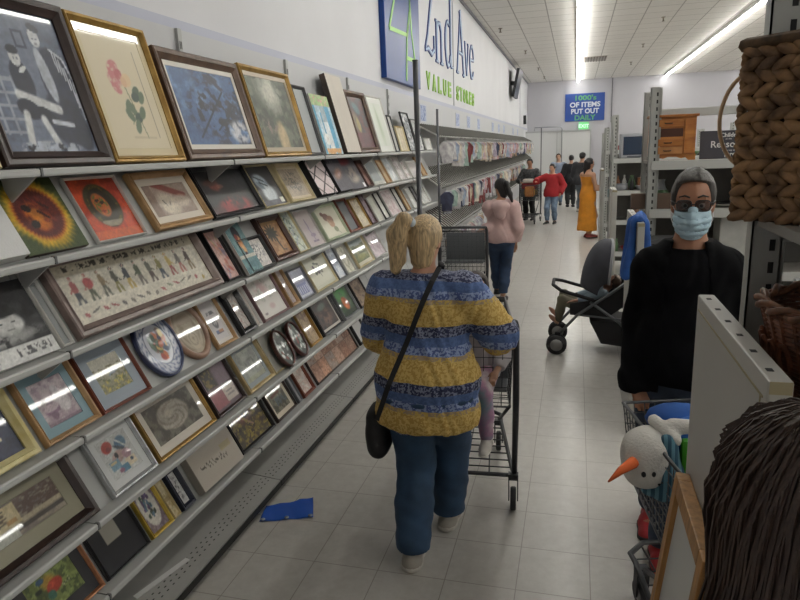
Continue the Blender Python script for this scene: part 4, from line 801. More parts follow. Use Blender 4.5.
def human(label, H, pos, yaw, feet, hands, g=1.0, head_yaw=0.0, head_pitch=0.0, lean=0.0, skin_c='c89a7c', res=.012, hair=None, hair_c='3a2a20', top=None, bottom=None, shoes=None, sh=1.0, knee_pole=(0,1,0), elbow_poles=((.6,-.8,-.2), (-.6,-.8,-.2)), hipz=.525, extra=None, show_hands=True, neck_tilt=0.0, hip_shift=0.0, hs=1.0, drop=.034, fx=1.0):
    """feet/hands: (right, left) targets in the person's own frame (x to the person's right, y ahead), metres"""
    s = H; t = thing('person', label, 'person', pos, yaw); D = dict(root=t, H=H)
    hip = np.array([hip_shift, 0, hipz*s]); chest = np.array([hip_shift*.6, lean*.6, (hipz+.19)*s]); nk = np.array([hip_shift*.4, lean, (hipz+.295)*s])
    hw, sw = .052*s*(.6+.4*g), .108*s*sh
    HR, HL = hip+[hw,0,-.01*s], hip+[-hw,0,-.01*s]; SR, SL = nk+[sw,-.01*s,-drop*s], nk+[-sw,-.01*s,-drop*s]
    legs = []; arms = []
    for h0, f in ((HR, feet[0]), (HL, feet[1])):
        ank = np.array([f[0], f[1], f[2]+.045*s]); k, ank = ik(h0, ank, .25*s, .245*s, knee_pole); legs.append((h0, k, ank, f[3] if len(f) > 3 else 0))
    for s0, hd, pl in ((SR, hands[0], elbow_poles[0]), (SL, hands[1], elbow_poles[1])):
        e, wv = ik(s0, hd[:3], .165*s, .15*s, pl); arms.append((s0, e, wv))
    gx = g; torso = [('e', hip+[0,0,.01*s], (.100*s*gx, .072*s*gx, .075*s)), ('e', (hip+chest)/2+[0,.006*s*gx,0], (.088*s*gx, .066*s*gx, .10*s)), ('e', chest+[0,0,.02*s], (.098*s*(.5+.5*gx), .066*s*(.5+.5*gx), .095*s)),
        ('c', SR*.9+nk*.1, SL*.9+nk*.1, .036*s, .036*s), ('c', nk+[0,-.004*s,-.03*s], nk+[0,0,0], .055*s, .036*s), ('c', nk+[0,-.01*s,-.012*s], SR*.75+nk*.25+[0,0,-.004*s], .036*s, .032*s), ('c', nk+[0,-.01*s,-.012*s], SL*.75+nk*.25+[0,0,-.004*s], .036*s, .032*s)]
    lg = .6+.4*g
    legp = []; footp = []
    for h0, k, a, fy in legs:
        legp += [('c', h0, k, .053*s*lg, .034*s*lg), ('c', k, k*.55+a*.45+[0,-.008*s,0], .033*s*lg, .030*s*lg), ('c', k*.5+a*.5+[0,-.006*s,0], a, .030*s*lg, .020*s)]
        fd = np.array([math.sin(fy), math.cos(fy), 0]); b = a+[0,0,-.028*s]
        footp += [('c', b-fd*.02*s, b+fd*.065*s+[0,0,-.003*s], .021*s, .022*s), ('c', b+fd*.05*s, b+fd*.105*s+[0,0,-.004*s], .021*s, .016*s)]
    armp = []
    for s0, e, wv in arms: armp += [('c', s0, e, .030*s*(.5+.5*g), .024*s*(.5+.5*g)), ('c', e, e*.6+wv*.4, .0245*s, .022*s), ('c', e*.6+wv*.4, wv, .022*s, .0155*s)]
    handp = []
    for (s0, e, wv), sd, hd in zip(arms, (1, -1), hands):
        if len(hd) > 3: dr = np.array(hd[3:6])
        else: dr = wv-e
        handp += hand_prims(wv, dr, sd, s/1.7*.95)
    # head in its own frame
    S0 = s; hc = nk+[0, .012*s, (.055+.055*hs)*s]; s = s*hs; Q = np.array((Matrix.Rotation(head_yaw, 3, 'Z') @ Matrix.Rotation(head_pitch, 3, 'X') @ Matrix.Rotation(neck_tilt, 3, 'Y')))
    def hp(v): return hc+Q@(np.array(v)*S0*hs*np.array((fx,1,1)))
    D['hp'] = hp; D['Q'] = Q; D['hc'] = hc
    headp = [('e', hp((0,0,.006)), (.043*s*fx,.054*s,.055*s), Q), ('e', hp((0,.012,-.032)), (.033*s*fx,.038*s,.034*s), Q), ('c', hp((0,.03,-.058)), hp((0,.036,-.056)), .014*s, .012*s), ('c', nk+[0,-.004*s,-.02*s], hp((0,-.008,-.03)), .033*s*(.7+.3*g), .031*s)]
    face = [('c', hp((0,.050,.0)), hp((0,.062,-.020)), .006*s, .0085*s), ('c', hp((-.02,.046,.012)), hp((.02,.046,.012)), .007*s, .007*s), ('c', hp((-.010,.051,-.037)), hp((.010,.051,-.037)), .005*s, .005*s), ('e', hp((.044,-.004,-.008)), (.006*s,.013*s,.019*s), Q), ('e', hp((-.044,-.004,-.008)), (.006*s,.013*s,.019*s), Q)]
    sH = s; body = torso+legp+armp
    def fb(P):
        d = sd_union(P, body, .022*s); d = smin(d, sd_union(P, headp, .014*s), .012*s); d = smin(d, sd_union(P, face, .004*s), .006*s)
        if handp: d = smin(d, sd_union(P, handp, .006*s), .008*s)
        d = smin(d, sd_union(P, footp, .02*s), .02*s)
        for sx_ in (-1, 1): d = smax(d, -sd_ell(P, hp((sx_*.018,.055,-.001)), (.009*s,.008*s,.006*s), Q), .006*s)
        return d
    fine = None
    if res <= .009: fine = (res*.6, hc-[.07,.09,.12], hc+[.07,.09,.10])
    D['body'] = sdf_obj('body', fb, body+headp+handp+footp, res, [skin(skin_c)], t, .03, fine)
    if res <= .014:
        mb = MB(); mi = MB()
        for sx_ in (-1, 1):
            c = hp((sx_*.018,.044,-.001)); mb.ell(c, (.0075*s,.0075*s,.0075*s), 10, 8); c2 = hp((sx_*.018,.0505,-.001)); mi.ell(c2, (.0034*s,.0022*s,.0034*s), 8, 6)
        e_ = part('eye', mb, mat('eye_white', hx('d8d4cc'), .2), t); part('iris', mi, mat('iris_dark', hx('33241a'), .15), e_)
    s = S0
    D.update(legs=legs, arms=arms, torso=torso, nk=nk, hip=hip, chest=chest, s=s, sH=sH)
    # ---- clothes
    if bottom:
        zc = bottom.get('waist', hipz+.05)*s; hem = bottom.get('hem', .06)*s; tk = bottom.get('t', .011); fl = bottom.get('flare', .0)
        lp = []
        for h0, k, a, fy in legs:
            a2 = a*.93+k*.07; km = k*.5+a*.5+[0,-.008*s,0]; lp += [('c', h0+[0,-.008*s,0], k, .056*s*lg, .039*s*lg), ('c', k, km, .039*s*lg, .037*s*lg), ('c', km, a2, .037*s*lg, (.028+fl)*s*lg)]
        tp = [('e', hip+[0,-.004*s,0], (.102*s*gx,.077*s*gx,.085*s))]
        def fp(P, lp=lp, tp=tp):
            d = smin(sd_union(P, lp, .018*s), sd_union(P, tp, .02*s), .025*s)-tk
            d = d+.004*np.sin(P[:,2]*55+P[:,0]*30)*np.sin(P[:,1]*40+P[:,2]*20)*np.clip((.30*s-P[:,2])/(.2*s)+.3, .2, 1)
            d = np.maximum(d, P[:,2]-zc); 
            for h0, k, a, fy in legs:
                dr = (a-k)/np.linalg.norm(a-k); 
            return np.maximum(d, hem-P[:,2]) if not bottom.get('skirt') else np.maximum(d, hem-P[:,2])
        sdf_obj(bottom.get('name', 'jeans'), fp, lp+tp, res, bottom['mat'], t, .05)
    if top:
        tk = top.get('t', .014); hem = top.get('hem', hipz-.03)*s; puff = top.get('puff', 0.0); cut = top.get('cuff', 1.0)
        tp = list(torso)+[('e', hip+[0,0,.02*s], (.100*s*gx+puff*.5,.074*s*gx+puff*.5,.10*s)), ('e', np.array([hip[0],hip[1],hem+.03*s]), (.100*s*gx+puff*.6,.074*s*gx+puff*.6,.09*s))]
        if top.get('skirt'):
            fl = top['skirt']; tp += [('c', hip, np.array([hip[0], hip[1], hem]), .085*s, .085*s+fl)]
        sp = []; caps = []
        for s0, e, wv in arms:
            if cut <= .02: continue
            if cut >= .5:
                end = e+(wv-e)*(cut-.5)*2; sp += [('c', s0, e, .036*s*(.5+.5*g)+puff*.25, .031*s*(.5+.5*g)+puff*.5), ('c', e, end, .031*s*(.5+.5*g)+puff*.5, .024*s+puff*.45)]; dr = (wv-e)
            else: end = s0+(e-s0)*cut*2; sp += [('c', s0, end, .036*s+puff*.3, .033*s+puff*.4)]; dr = e-s0
            caps.append((end, dr/np.linalg.norm(dr)))
        nzc = nk[2]+top.get('neck', .012)*s; wr = top.get('wrinkle', .004)
        def ft(P):
            d = sd_union(P, tp, .03*s)
            if sp:
                a_ = sd_union(P, sp, .012*s)
                for (end, dr) in caps:
                    near = np.linalg.norm(P-end, axis=1) < .16*s; a_ = np.where(near, np.maximum(a_, (P-end)@dr), a_)
                d = smin(d, a_, .02*s)
            d = d-tk+wr*np.sin(P[:,2]*38+9*np.sin(P[:,0]*14+P[:,1]*9))*np.sin(P[:,0]*31+P[:,1]*23+P[:,2]*7)
            d = np.maximum(d, hem+.006*np.sin(P[:,0]*30)-P[:,2]); hy = np.hypot(P[:,0]-nk[0], P[:,1]-nk[1])
            d = np.maximum(d, np.where(hy < .09*s, P[:,2]-nzc, d)) if top.get('neck', 0) > -.03 else np.maximum(d, P[:,2]-nzc)
            d = np.maximum(d, np.where(P[:,2] > nk[2]-.03*s, top.get('open_r', .043)*s-hy, -1))
            if top.get('neck_r'): d = np.maximum(d, top['neck_r']-np.sqrt((P[:,0]-nk[0])**2+(P[:,1]-nk[1]-.02*s)**2*1.0+((P[:,2]-nk[2]-.0*s)*1.0)**2))
            if top.get('open'): d = np.maximum(d, np.where((P[:,1] > nk[1]*.5), top['open']-np.abs(P[:,0]-.01)+.02*np.clip((P[:,2]-.6*s)/s, 0, 1)*0, -1))
            return d
        D['top'] = sdf_obj(top.get('name', 'top'), ft, tp+sp, res, top['mat'], t, .05+puff)
        D['tp'] = tp
        if top.get('hood'):
            c0 = nk+[0,-.098*s,-.030*s]; hpz = [('e', c0, (.075*s,.040*s,.05*s)), ('c', nk+[-.055*s,-.01*s,0], c0, .024*s, .034*s), ('c', nk+[.055*s,-.01*s,0], c0, .024*s, .034*s), ('e', c0+[0,-.012*s,-.055*s], (.045*s,.02*s,.05*s))]
            sdf_obj('hood', lambda P: np.maximum(sd_union(P, hpz, .02*s), .032*s-np.linalg.norm((P-nk)*[1,1,.5], axis=1)), hpz, res, top['mat'], t)
    if shoes:
        for i, (h0, k, a, fy) in enumerate(legs):
            fd = np.array([math.sin(fy), math.cos(fy), 0]); b = a+[0,0,-.030*s]; sp = [('c', b-fd*.025*s, b+fd*.06*s+[0,0,-.002*s], .023*s, .0245*s), ('c', b+fd*.045*s, b+fd*.115*s+[0,0,-.005*s], .0245*s, .018*s), ('c', b-fd*.012*s, a+[0,0,.004*s], .025*s, .024*s)]
            z0 = a[2]-.045*s
            so = sdf_obj('shoe', lambda P: np.maximum(np.maximum(sd_union(P, sp, .015*s)-.003, P[:,2]-(a[2]+.006*s)), z0+.001-P[:,2]), sp, min(res, .01), shoes[0], t)
            sdf_obj('sole', lambda P: np.maximum(np.maximum(sd_union(P, sp, .015*s)-.007, P[:,2]-(z0+.015*s)), z0+.0005-P[:,2]), sp, min(res, .01), shoes[1], so)
    if hair:
        hm = mat('hair_'+hair_c, hx(hair_c), .45, noise=.4, nscale=16, stretch=(9,9,.9), bump=.25, bscale=30)
        k = hair if isinstance(hair, str) else hair[0]; s = sH
        def hr(P, tk=.010, back=-.1):
            d = sd_ell(P, hp((0,-.003,.010)), ((.0445*fx+tk)*s,(.056+tk)*s,(.0575+tk)*s), Q); L = ((P-hc)@Q)/s
            cutp = np.maximum(L[:,1]-.024+np.maximum(0, .0-L[:,2])*1.6-np.maximum(0, L[:,2]-.042)*2.4, -L[:,2]-.035+np.maximum(0,-L[:,1]-.02)*-.5)*s
            d = smax(d, cutp, .008*s); return d+.0016*np.sin(P[:,0]*260+np.sin(P[:,2]*40)*2)*np.sin(P[:,1]*120+1)+(.0022*np.sin(P[:,0]*150+3*np.sin(P[:,1]*60))*np.sin(P[:,1]*110+P[:,2]*60) if k == 'short' else 0)
        hprims = [('e', hp((0,-.003,.008)), (.075*s,.08*s,.085*s), Q)]
        if k == 'short': hb = sdf_obj('hair', lambda P: hr(P, .006), hprims, min(res, .008), hm, t, fine=None)
        else:
            pony = [('c', hp(a)+np.array(o1)*s, hp(b)+np.array(o2)*s, ra*s, rb*s) for a, o1, b, o2, ra, rb in hair[1]]+[('c', hp((0,-.020,-.015)), hp((0,-.020,-.058)), .043*s, .033*s)] if not isinstance(hair, str) else []
            def fh(P):
                d = hr(P, .007)
                if pony: d = smin(d, sd_union(P, pony, .012*s)+.0025*np.sin(P[:,0]*230+np.sin(P[:,2]*25)*2)*np.sin(P[:,1]*190), .008*s)
                return d
            sdf_obj('hair', fh, hprims+pony, min(res, .008), hm, t)
    return D
m_soleW = mat('sole_white', hx('c9c5bd'), .6); m_soleD = mat('sole_dark', hx('2b2a2a'), .6)
def denim(name, c): return mat(name, hx(c), .8, noise=.25, nscale=9, bump=.15, bscale=300)
def cloth(name, c, nz=.12): return mat(name, hx(c), .85, noise=nz, nscale=7, bump=.12, bscale=220)
# striped blouse: bands across the body with small flower specks
def blouse_mat():
    m = mat('striped_blouse', (.6,.5,.2), .85); nt = m.node_tree; N = nt.nodes; Lk = nt.links; b = N['Principled BSDF']
    tc = N.new('ShaderNodeTexCoord'); sp = N.new('ShaderNodeSeparateXYZ'); Lk.new(tc.outputs['Object'], sp.inputs[0])
    def ma(op, a, bb=None, cc=None):
        n = N.new('ShaderNodeMath'); n.operation = op
        for i, x in enumerate((a, bb, cc)):
            if x is None: continue
            if isinstance(x, (int, float)): n.inputs[i].default_value = x
            else: Lk.new(x, n.inputs[i])
        return n.outputs[0]
    nz = N.new('ShaderNodeTexNoise'); nz.inputs['Scale'].default_value = 6; Lk.new(tc.outputs['Object'], nz.inputs['Vector'])
    z = ma('ADD', ma('ADD', sp.outputs[2], ma('MULTIPLY', sp.outputs[0], .05)), ma('MULTIPLY', ma('SUBTRACT', nz.outputs['Fac'], .5), .02))
    fr = ma('FRACT', ma('DIVIDE', ma('SUBTRACT', z, BLOUSE_Z0), BLOUSE_P))
    rp = N.new('ShaderNodeValToRGB'); rp.color_ramp.interpolation = 'CONSTANT'; Lk.new(fr, rp.inputs['Fac'])
    cols = [(0, 'd0b36c'), (.40, 'a08d76'), (.48, '8fa0c4'), (.63, '4a618f'), (.80, '2a3050')]
    while len(rp.color_ramp.elements) < len(cols): rp.color_ramp.elements.new(.5)
    for e, (p, c) in zip(rp.color_ramp.elements, cols): e.position = p; e.color = L4(hx(c))
    r2_ = N.new('ShaderNodeValToRGB'); r2_.color_ramp.interpolation = 'CONSTANT'; Lk.new(fr, r2_.inputs['Fac'])
    cols2 = [(0, 'b5934a'), (.40, 'c7aa5c'), (.48, '4b5c90'), (.63, '566e9e'), (.80, '7f859a')]
    while len(r2_.color_ramp.elements) < len(cols2): r2_.color_ramp.elements.new(.5)
    for e, (p, c) in zip(r2_.color_ramp.elements, cols2): e.position = p; e.color = L4(hx(c))
    vo = N.new('ShaderNodeTexVoronoi'); vo.inputs['Scale'].default_value = 48; Lk.new(tc.outputs['Object'], vo.inputs['Vector'])
    n2 = N.new('ShaderNodeTexNoise'); n2.inputs['Scale'].default_value = 100; n2.inputs['Detail'].default_value = 2; Lk.new(tc.outputs['Object'], n2.inputs['Vector'])
    ms = ma('GREATER_THAN', ma('ADD', ma('MULTIPLY', n2.outputs['Fac'], 1.0), ma('MULTIPLY', vo.outputs['Distance'], -.22)), .40)
    mx = N.new('ShaderNodeMix'); mx.data_type = 'RGBA'; Lk.new(ms, mx.inputs['Factor']); Lk.new(rp.outputs['Color'], mx.inputs['A']); Lk.new(r2_.outputs['Color'], mx.inputs['B'])
    Lk.new(mx.outputs['Result'], b.inputs['Base Color'])
    return m
BLOUSE_Z0, BLOUSE_P = .645, .232
# ================================================================ carts, stroller, things on the floor
m_cart = mat('cart_grey', hx('4c4d50'), .4, .3); m_cartd = mat('cart_dark', hx('333437'), .45, .2); m_wheel = mat('wheel_dark', hx('222224'), .6); m_hub = mat('hub_grey', hx('8d8d8c'), .4, .3)
m_plast = mat('cart_plastic', hx('5d6063'), .5)
def wires(mb, A, B, Cc, Dd, nu, nv, r=.0024):
    """wire mesh over the quad A-B-C-D"""
    A, B, Cc, Dd = map(Vector, (A, B, Cc, Dd))
    for i in range(nu+1): t = i/nu; mb.tube([A.lerp(B, t), Dd.lerp(Cc, t)], r, 4)
    for j in range(nv+1): t = j/nv; mb.tube([A.lerp(Dd, t), B.lerp(Cc, t)], r, 4)
    return mb
def wheel(parent, x, y, r=.06, w=.028, fork_z=.2):
    c = part('caster', MB().box(x-w*.9, x-w*.7, y-.018, y+.018, r*.9, fork_z-.02).box(x+w*.7, x+w*.9, y-.018, y+.018, r*.9, fork_z-.02).box(x-w*.9, x+w*.9, y-.02, y+.02, fork_z-.03, fork_z), m_cartd, parent)
    part('tyre', MB().lathe([(r*.55, -w/2), (r*.92, -w/2), (r, -w*.3), (r, w*.3), (r*.92, w/2), (r*.55, w/2)], (x, y, r), 20, 'x'), m_wheel, c)
    part('hub', MB().lathe([(.001, -w*.55), (r*.58, -w*.5), (r*.58, w*.5), (.001, w*.55)], (x, y, r), 14, 'x'), m_hub, c)
def cart(label, pos, yaw, pole=True, hw=.245, seat=True, pdx=0.0):
    t = thing('shopping_cart', label, 'shopping cart', pos, yaw)
    rt_, rb = [(-hw, .02, .97), (hw, .02, .97)], [(-hw*.92, .10, .52), (hw*.92, .10, .52)]
    ft, fb_ = [(-hw*.70, .86, .92), (hw*.70, .86, .92)], [(-hw*.62, .80, .58), (hw*.62, .80, .58)]
    mb = MB(); wires(mb, rt_[0], ft[0], fb_[0], rb[0], 20, 8); wires(mb, rt_[1], ft[1], fb_[1], rb[1], 20, 8); wires(mb, rb[0], rb[1], fb_[1], fb_[0], 10, 16); wires(mb, ft[0], ft[1], fb_[1], fb_[0], 8, 7); wires(mb, rt_[0], rt_[1], rb[1], rb[0], 10, 8)
    part('wire_mesh_basket', mb, m_cart, t)
    mb = MB().tube([rt_[0], rt_[1], ft[1], ft[0]], .008, 6, closed=True).tube([rb[0], rb[1], fb_[1], fb_[0]], .006, 6, closed=True)
    part('rim', mb, m_cart, t)
    mb = MB()
    for sx in (-1, 1):
        mb.tube([(sx*(hw+.01), -.07, 1.02), (sx*(hw+.012), -.01, .98), (sx*(hw+.012), .03, .60), (sx*(hw+.005), .01, .20)], [.012, .016, .017, .014], 8)
        mb.tube([(sx*hw*.9, .10, .52), (sx*hw*.6, .62, .22)], .010, 6)
    part('frame', mb, m_cartd, t)
    ring_ = [(-hw, .0, .19), (hw, .0, .19)]+[(hw*.62+.0*k, .70+.06*k, .19) for k in (0, 1)]+[(hw*.3, .83, .19), (-hw*.3, .83, .19), (-hw*.62, .76, .19), (-hw*.62, .70, .19)]
    mb = MB().tube(ring_, .012, 8, closed=True)
    for k in range(9):
        q = .08+.08*k; wv = hw*(1-.38*q/.74); mb.tube([(-wv, q, .19), (wv, q, .19)], .004, 5)
    for k in (-.5, 0, .5): mb.tube([(hw*k, .0, .186), (hw*k*.7, .8, .186)], .004, 5)
    part('lower_rack', mb, m_cartd, t)
    part('handle', MB().tube([(-hw-.01, -.07, 1.02), (hw+.01, -.07, 1.02)], .014, 10), mat('handle_grey', hx('3c3e42'), .4), t)
    if seat:
        mb = MB().bevbox(-hw*.86, hw*.86, .235, .245, .62, .93, .004).bevbox(-hw*.86, hw*.86, .06, .24, .615, .63, .004)
        part('child_seat', mb, m_plast, t)
    for x, y in ((-hw, .0), (hw, .0)): wheel(t, x, y)
    for x, y in ((-hw*.58, .66), (hw*.58, .66)): wheel(t, x, y)
    if pole:
        part('security_pole', MB().tube([(-hw+pdx, .03, .2), (-hw+pdx, .03, 2.22)], .0125, 8).tube([(-hw+pdx, .03, 2.22), (-hw+pdx, .03, 2.225)], .0145, 8), mat('pole_grey', hx('55565a'), .35, .4), t)
    return t
cart('dark grey shopping cart with a tall pole pushed by the woman in the striped blouse', (-.515, 2.985, 0), rad(4), pdx=.042)
cart('grey shopping cart with a tall pole beside the girl in the pink hoodie', (-1.14, 6.66, 0), rad(2))
far = cart('loaded shopping cart with a tall pole beside the woman in red', (-1.06, 16.12, 0), PI)
mc = cart('shopping cart carrying a plush snowman between the man in black and the end panel', (.612, 1.80, 0), rad(16), pole=False, seat=False); mc.scale = (1, 1, .86)
# goods in the far cart
for nm, col, b, lab in (('gift_box', 'c0a04a', (-.18,.14,.08,.30,.66,.80), 'yellow box low in the loaded cart beside the woman in red'), ('stuffed_cushion', '8d2a33', (-.19,.19,.10,.34,.81,.95), 'dark red cushion heaped in the loaded cart'), ('stuffed_toy', 'b5763c', (-.12,.10,.36,.58,.64,.88), 'orange brown soft toy in the loaded cart'), ('folded_cloth', 'd0ccc4', (-.1,.16,.16,.36,.955,1.05), 'pale folded cloth on top of the loaded cart')):
    solo(nm, MB().bevbox(*b, .04), mat('cart_good_'+col, hx(col), .8, noise=.2), lab, nm.replace('_', ' '), (-1.06, 16.12, 0), PI)
# blue banner on the floor
bm_ = MB(); n = 14
P00, P10, P11, P01 = Vector((-1.52,2.615,0)), Vector((-1.262,2.71,0)), Vector((-1.335,2.885,0)), Vector((-1.555,2.762,0))
vs = []
for i in range(n+1):
    for j in range(5):
        p = P00.lerp(P10, i/n).lerp(P01.lerp(P11, i/n), j/4); p.z = .004+.003*math.sin(i*1.1+j*.8)+(.006 if j == 4 and i > 9 else 0); vs.append(tuple(p))
bm_.smooth = True; bm_.add(vs, [(i*5+j, (i+1)*5+j, (i+1)*5+j+1, i*5+j+1) for i in range(n) for j in range(4)])
t = thing('vinyl_banner', 'blue vinyl sheet lying on the floor beside the shelving base', 'banner')
part('sheet', bm_, mat('banner_blue', hx('2350a6'), .35), t)
mb = MB()
for q in (.06, .5, .94):
    p = P00.lerp(P10, q)+(P01-P00)*.08; mb.lathe([(.004, .0), (.012, .0), (.012, .002), (.004, .002)], (p.x, p.y, .009), 12)
part('grommet', mb, mat('grommet_steel', hx('b9bcc0'), .3, .8), t)
# ---------------------------------------------------------------- plush snowman lying across the cart
m_pw = mat('plush_white', hx('d9d6d0'), .95, bump=.4, bscale=120); m_pb = mat('plush_blue', hx('2a62b4'), .9, bump=.3, bscale=100)
t = thing('snowman_plush', 'plush snowman with an orange carrot nose lying on top of the cart', 'plush toy', (.322, 2.20, .80))
hd = [('e', (-.055, -.03, -.03), (.095,.105,.10)), ('e', (-.075,-.08,-.07), (.06,.06,.055))]
sdf_obj('head', lambda P: sd_union(P, hd, .03)+.002*np.sin(P[:,0]*60)*np.sin(P[:,2]*50), hd, .009, m_pw, t)
part('nose', MB().tube([(-.11,-.115,-.02), (-.155,-.165,-.03), (-.195,-.21,-.05)], [.020,.013,.003], 10), mat('carrot_orange', hx('d8642c'), .8), t)
mb = MB()
for e in ((-.080,-.139,-.050), (-.050,-.136,-.048)): mb.ell(e, (.009,.006,.011), 8, 6)
part('eye', mb, mat('plush_black', hx('17171a'), .3), t)
mb = MB()
for k in range(6): mb.ell((-.03+.012*k, -.133+.004*k, -.085+.006*k), (.0045,.003,.0045), 6, 4)
part('mouth', mb, mat('plush_black', hx('17171a'), .3), t)
bd = [('e', (.12,.03,.0), (.13,.11,.09)), ('c', (.02,-.0,.03), (.16,-.07,.03), .05, .05)]
sdf_obj('jacket', lambda P: np.maximum(sd_union(P, bd, .03), -(P[:,0]+.0)), bd, .010, m_pb, t)
sc = [('c', (.015,-.10,-.06), (.03,.06,-.05), .036, .036), ('c', (.015,-.10,-.06), (.0,-.07,.04), .03, .03), ('c', (.01,-.11,-.07), (-.01,-.10,-.13), .035, .03), ('c', (-.01,-.10,-.13), (-.06,-.07,-.14), .028, .02)]
m_sc = mat('scarf_stripes', (.3,.4,.5), .9); nt = m_sc.node_tree; wv = nt.nodes.new('ShaderNodeTexWave'); wv.inputs['Scale'].default_value = 14; tc = nt.nodes.new('ShaderNodeTexCoord'); nt.links.new(tc.outputs['Object'], wv.inputs[0]); rp = nt.nodes.new('ShaderNodeValToRGB'); rp.color_ramp.interpolation = 'CONSTANT'
rp.color_ramp.elements[0].color = L4(hx('2f5468')); rp.color_ramp.elements[1].position = .5; rp.color_ramp.elements[1].color = L4(hx('5d8797')); nt.links.new(wv.outputs['Fac'], rp.inputs[0]); nt.links.new(rp.outputs[0], nt.nodes['Principled BSDF'].inputs['Base Color'])
sdf_obj('scarf', lambda P: sd_union(P, sc, .015), sc, .009, m_sc, t)
hb = [('c', (.02,-.02,.075), (.16,-.05,.085), .03, .03), ('c', (-.04,.0,.085), (.02,-.07,.05), .022, .022)]
sdf_obj('hat_brim', lambda P: sd_union(P, hb, .015), hb, .009, m_pw, t)
mb = MB()
for cx, cz in ((.10, .04), (.15, .035)):
    for k in range(3): a = k*PI/3; mb.box(cx-.022, cx+.022, -.125, -.118, cz-.004, cz+.004).xf(Matrix.Translation((cx,0,cz)) @ Matrix.Rotation(a, 4, 'Y') @ Matrix.Translation((-cx,0,-cz)), len(mb.v)-8)
part('snowflake', mb, m_pw, t)
solo('plastic_scoop', MB().bevbox(-.04, .05, -.03, .03, -.08, .06, .025), mat('toy_green', hx('4fae2b'), .35), 'bright green plastic toy tucked below the plush snowman', 'toy', (.40, 2.14, .80))
solo('blue_blanket', MB().ell((0,0,0), (.13,.10,.055), 14, 8), mat('blanket_blue', hx('2458a8'), .9, noise=.2), 'bright blue folded cloth behind the plush snowman on the cart', 'cloth', (.40, 2.38, .82))
# ---------------------------------------------------------------- stroller
m_sf = mat('stroller_black', hx('1c1c1f'), .7, bump=.15, bscale=120); m_sg = mat('stroller_grey', hx('44454d'), .8, noise=.15); m_tube2 = mat('stroller_tube', hx('6f7175'), .35, .5)
t = thing('stroller', 'black stroller with a grey canopy holding a reclined baby', 'stroller', (.2, 5.85, 0), 0)
mb = MB()
for sy in (-.22, .22):
    mb.tube([(-.32, sy, .17), (-.16, sy, .36), (.10, sy, .55), (.42, sy, .80)], .013, 8); mb.tube([(-.05, sy, .48), (.20, sy, .30), (.36, sy, .12)], .013, 8); mb.tube([(-.12, sy, .36), (.25, sy, .33)], .010, 6)
mb.tube([(.42, -.22, .80), (.50, -.22, .92), (.50, .22, .92), (.42, .22, .80)], .013, 8)
part('frame', mb, m_tube2, t)
part('bumper_bar', MB().tube([(-.02,-.23,.50), (-.30,-.22,.58), (-.37,-.12,.61), (-.37,.12,.61), (-.30,.22,.58), (-.02,.23,.50)], .016, 8), m_sf, t)
sp_ = [('c', (-.16,-.14,.38), (-.16,.14,.38), .03, .03), ('c', (.05,-.14,.38), (.05,.14,.38), .035, .035), ('c', (.32,-.14,.58), (.32,.14,.58), .035, .035)]
mb = MB().prism([(-.22,.36), (.08,.33), (.36,.56), (.33,.60), (.06,.39), (-.22,.40)], 'y', -.2, .2); part('seat', mb, m_sf, t)
for sy in (-.205, .2): part('side_panel', MB().prism([(-.22,.36), (.08,.33), (.38,.56), (.30,.66), (.0,.50), (-.22,.46)], 'y', sy, sy+.008), m_sf, t)
vs = []; fs = []; na, nb = 16, 12
for i in range(na+1):
    a = rad(78+92*i/na)
    for j in range(nb+1):
        b = -1+2*j/nb; k = (1-abs(b)**3.2)**.4; vs.append((.08+.22*math.cos(a)*(.35+.65*k), .225*b, .52+.48*math.sin(a)*(.25+.75*k)))
for i in range(na):
    for j in range(nb): fs.append((i*(nb+1)+j, i*(nb+1)+j+1, (i+1)*(nb+1)+j+1, (i+1)*(nb+1)+j))
mb = MB(); mb.smooth = True; mb.add(vs, fs); cn = part('canopy', mb, m_sg, t); so = cn.modifiers.new('thick', 'SOLIDIFY'); so.thickness = .008
part('canopy_piping', MB().tube([vs[j] for j in range(nb+1)], .013, 6), mat('piping_grey', hx('a9aab0'), .6), cn)
mb = MB().prism([(-.05,.30), (.40,.30), (.44,.16), (.30,.07), (.05,.10)], 'y', -.19, .19); part('storage_basket', mb, m_sf, t)
for (wx, wy) in ((-.33,-.22), (-.33,.22)):
    cb = part('front_caster', MB().box(wx-.015, wx+.03, wy-.015, wy+.015, .09, .20), m_sf, t)
    for dy in (-.032, .032): part('tyre', MB().lathe([(.03,-.012), (.085,-.012), (.09,0), (.085,.012), (.03,.012)], (wx, wy+dy, .09), 20, 'y'), m_wheel, cb); part('hub', MB().lathe([(.001,-.014), (.055,-.012), (.055,.012), (.001,.014)], (wx, wy+dy, .09), 14, 'y'), m_hub, cb)
for wy in (-.24, .24):
    part('rear_wheel', MB().lathe([(.03,-.015), (.105,-.015), (.11,0), (.105,.015), (.03,.015)], (.36, wy, .11), 20, 'y'), m_wheel, t)
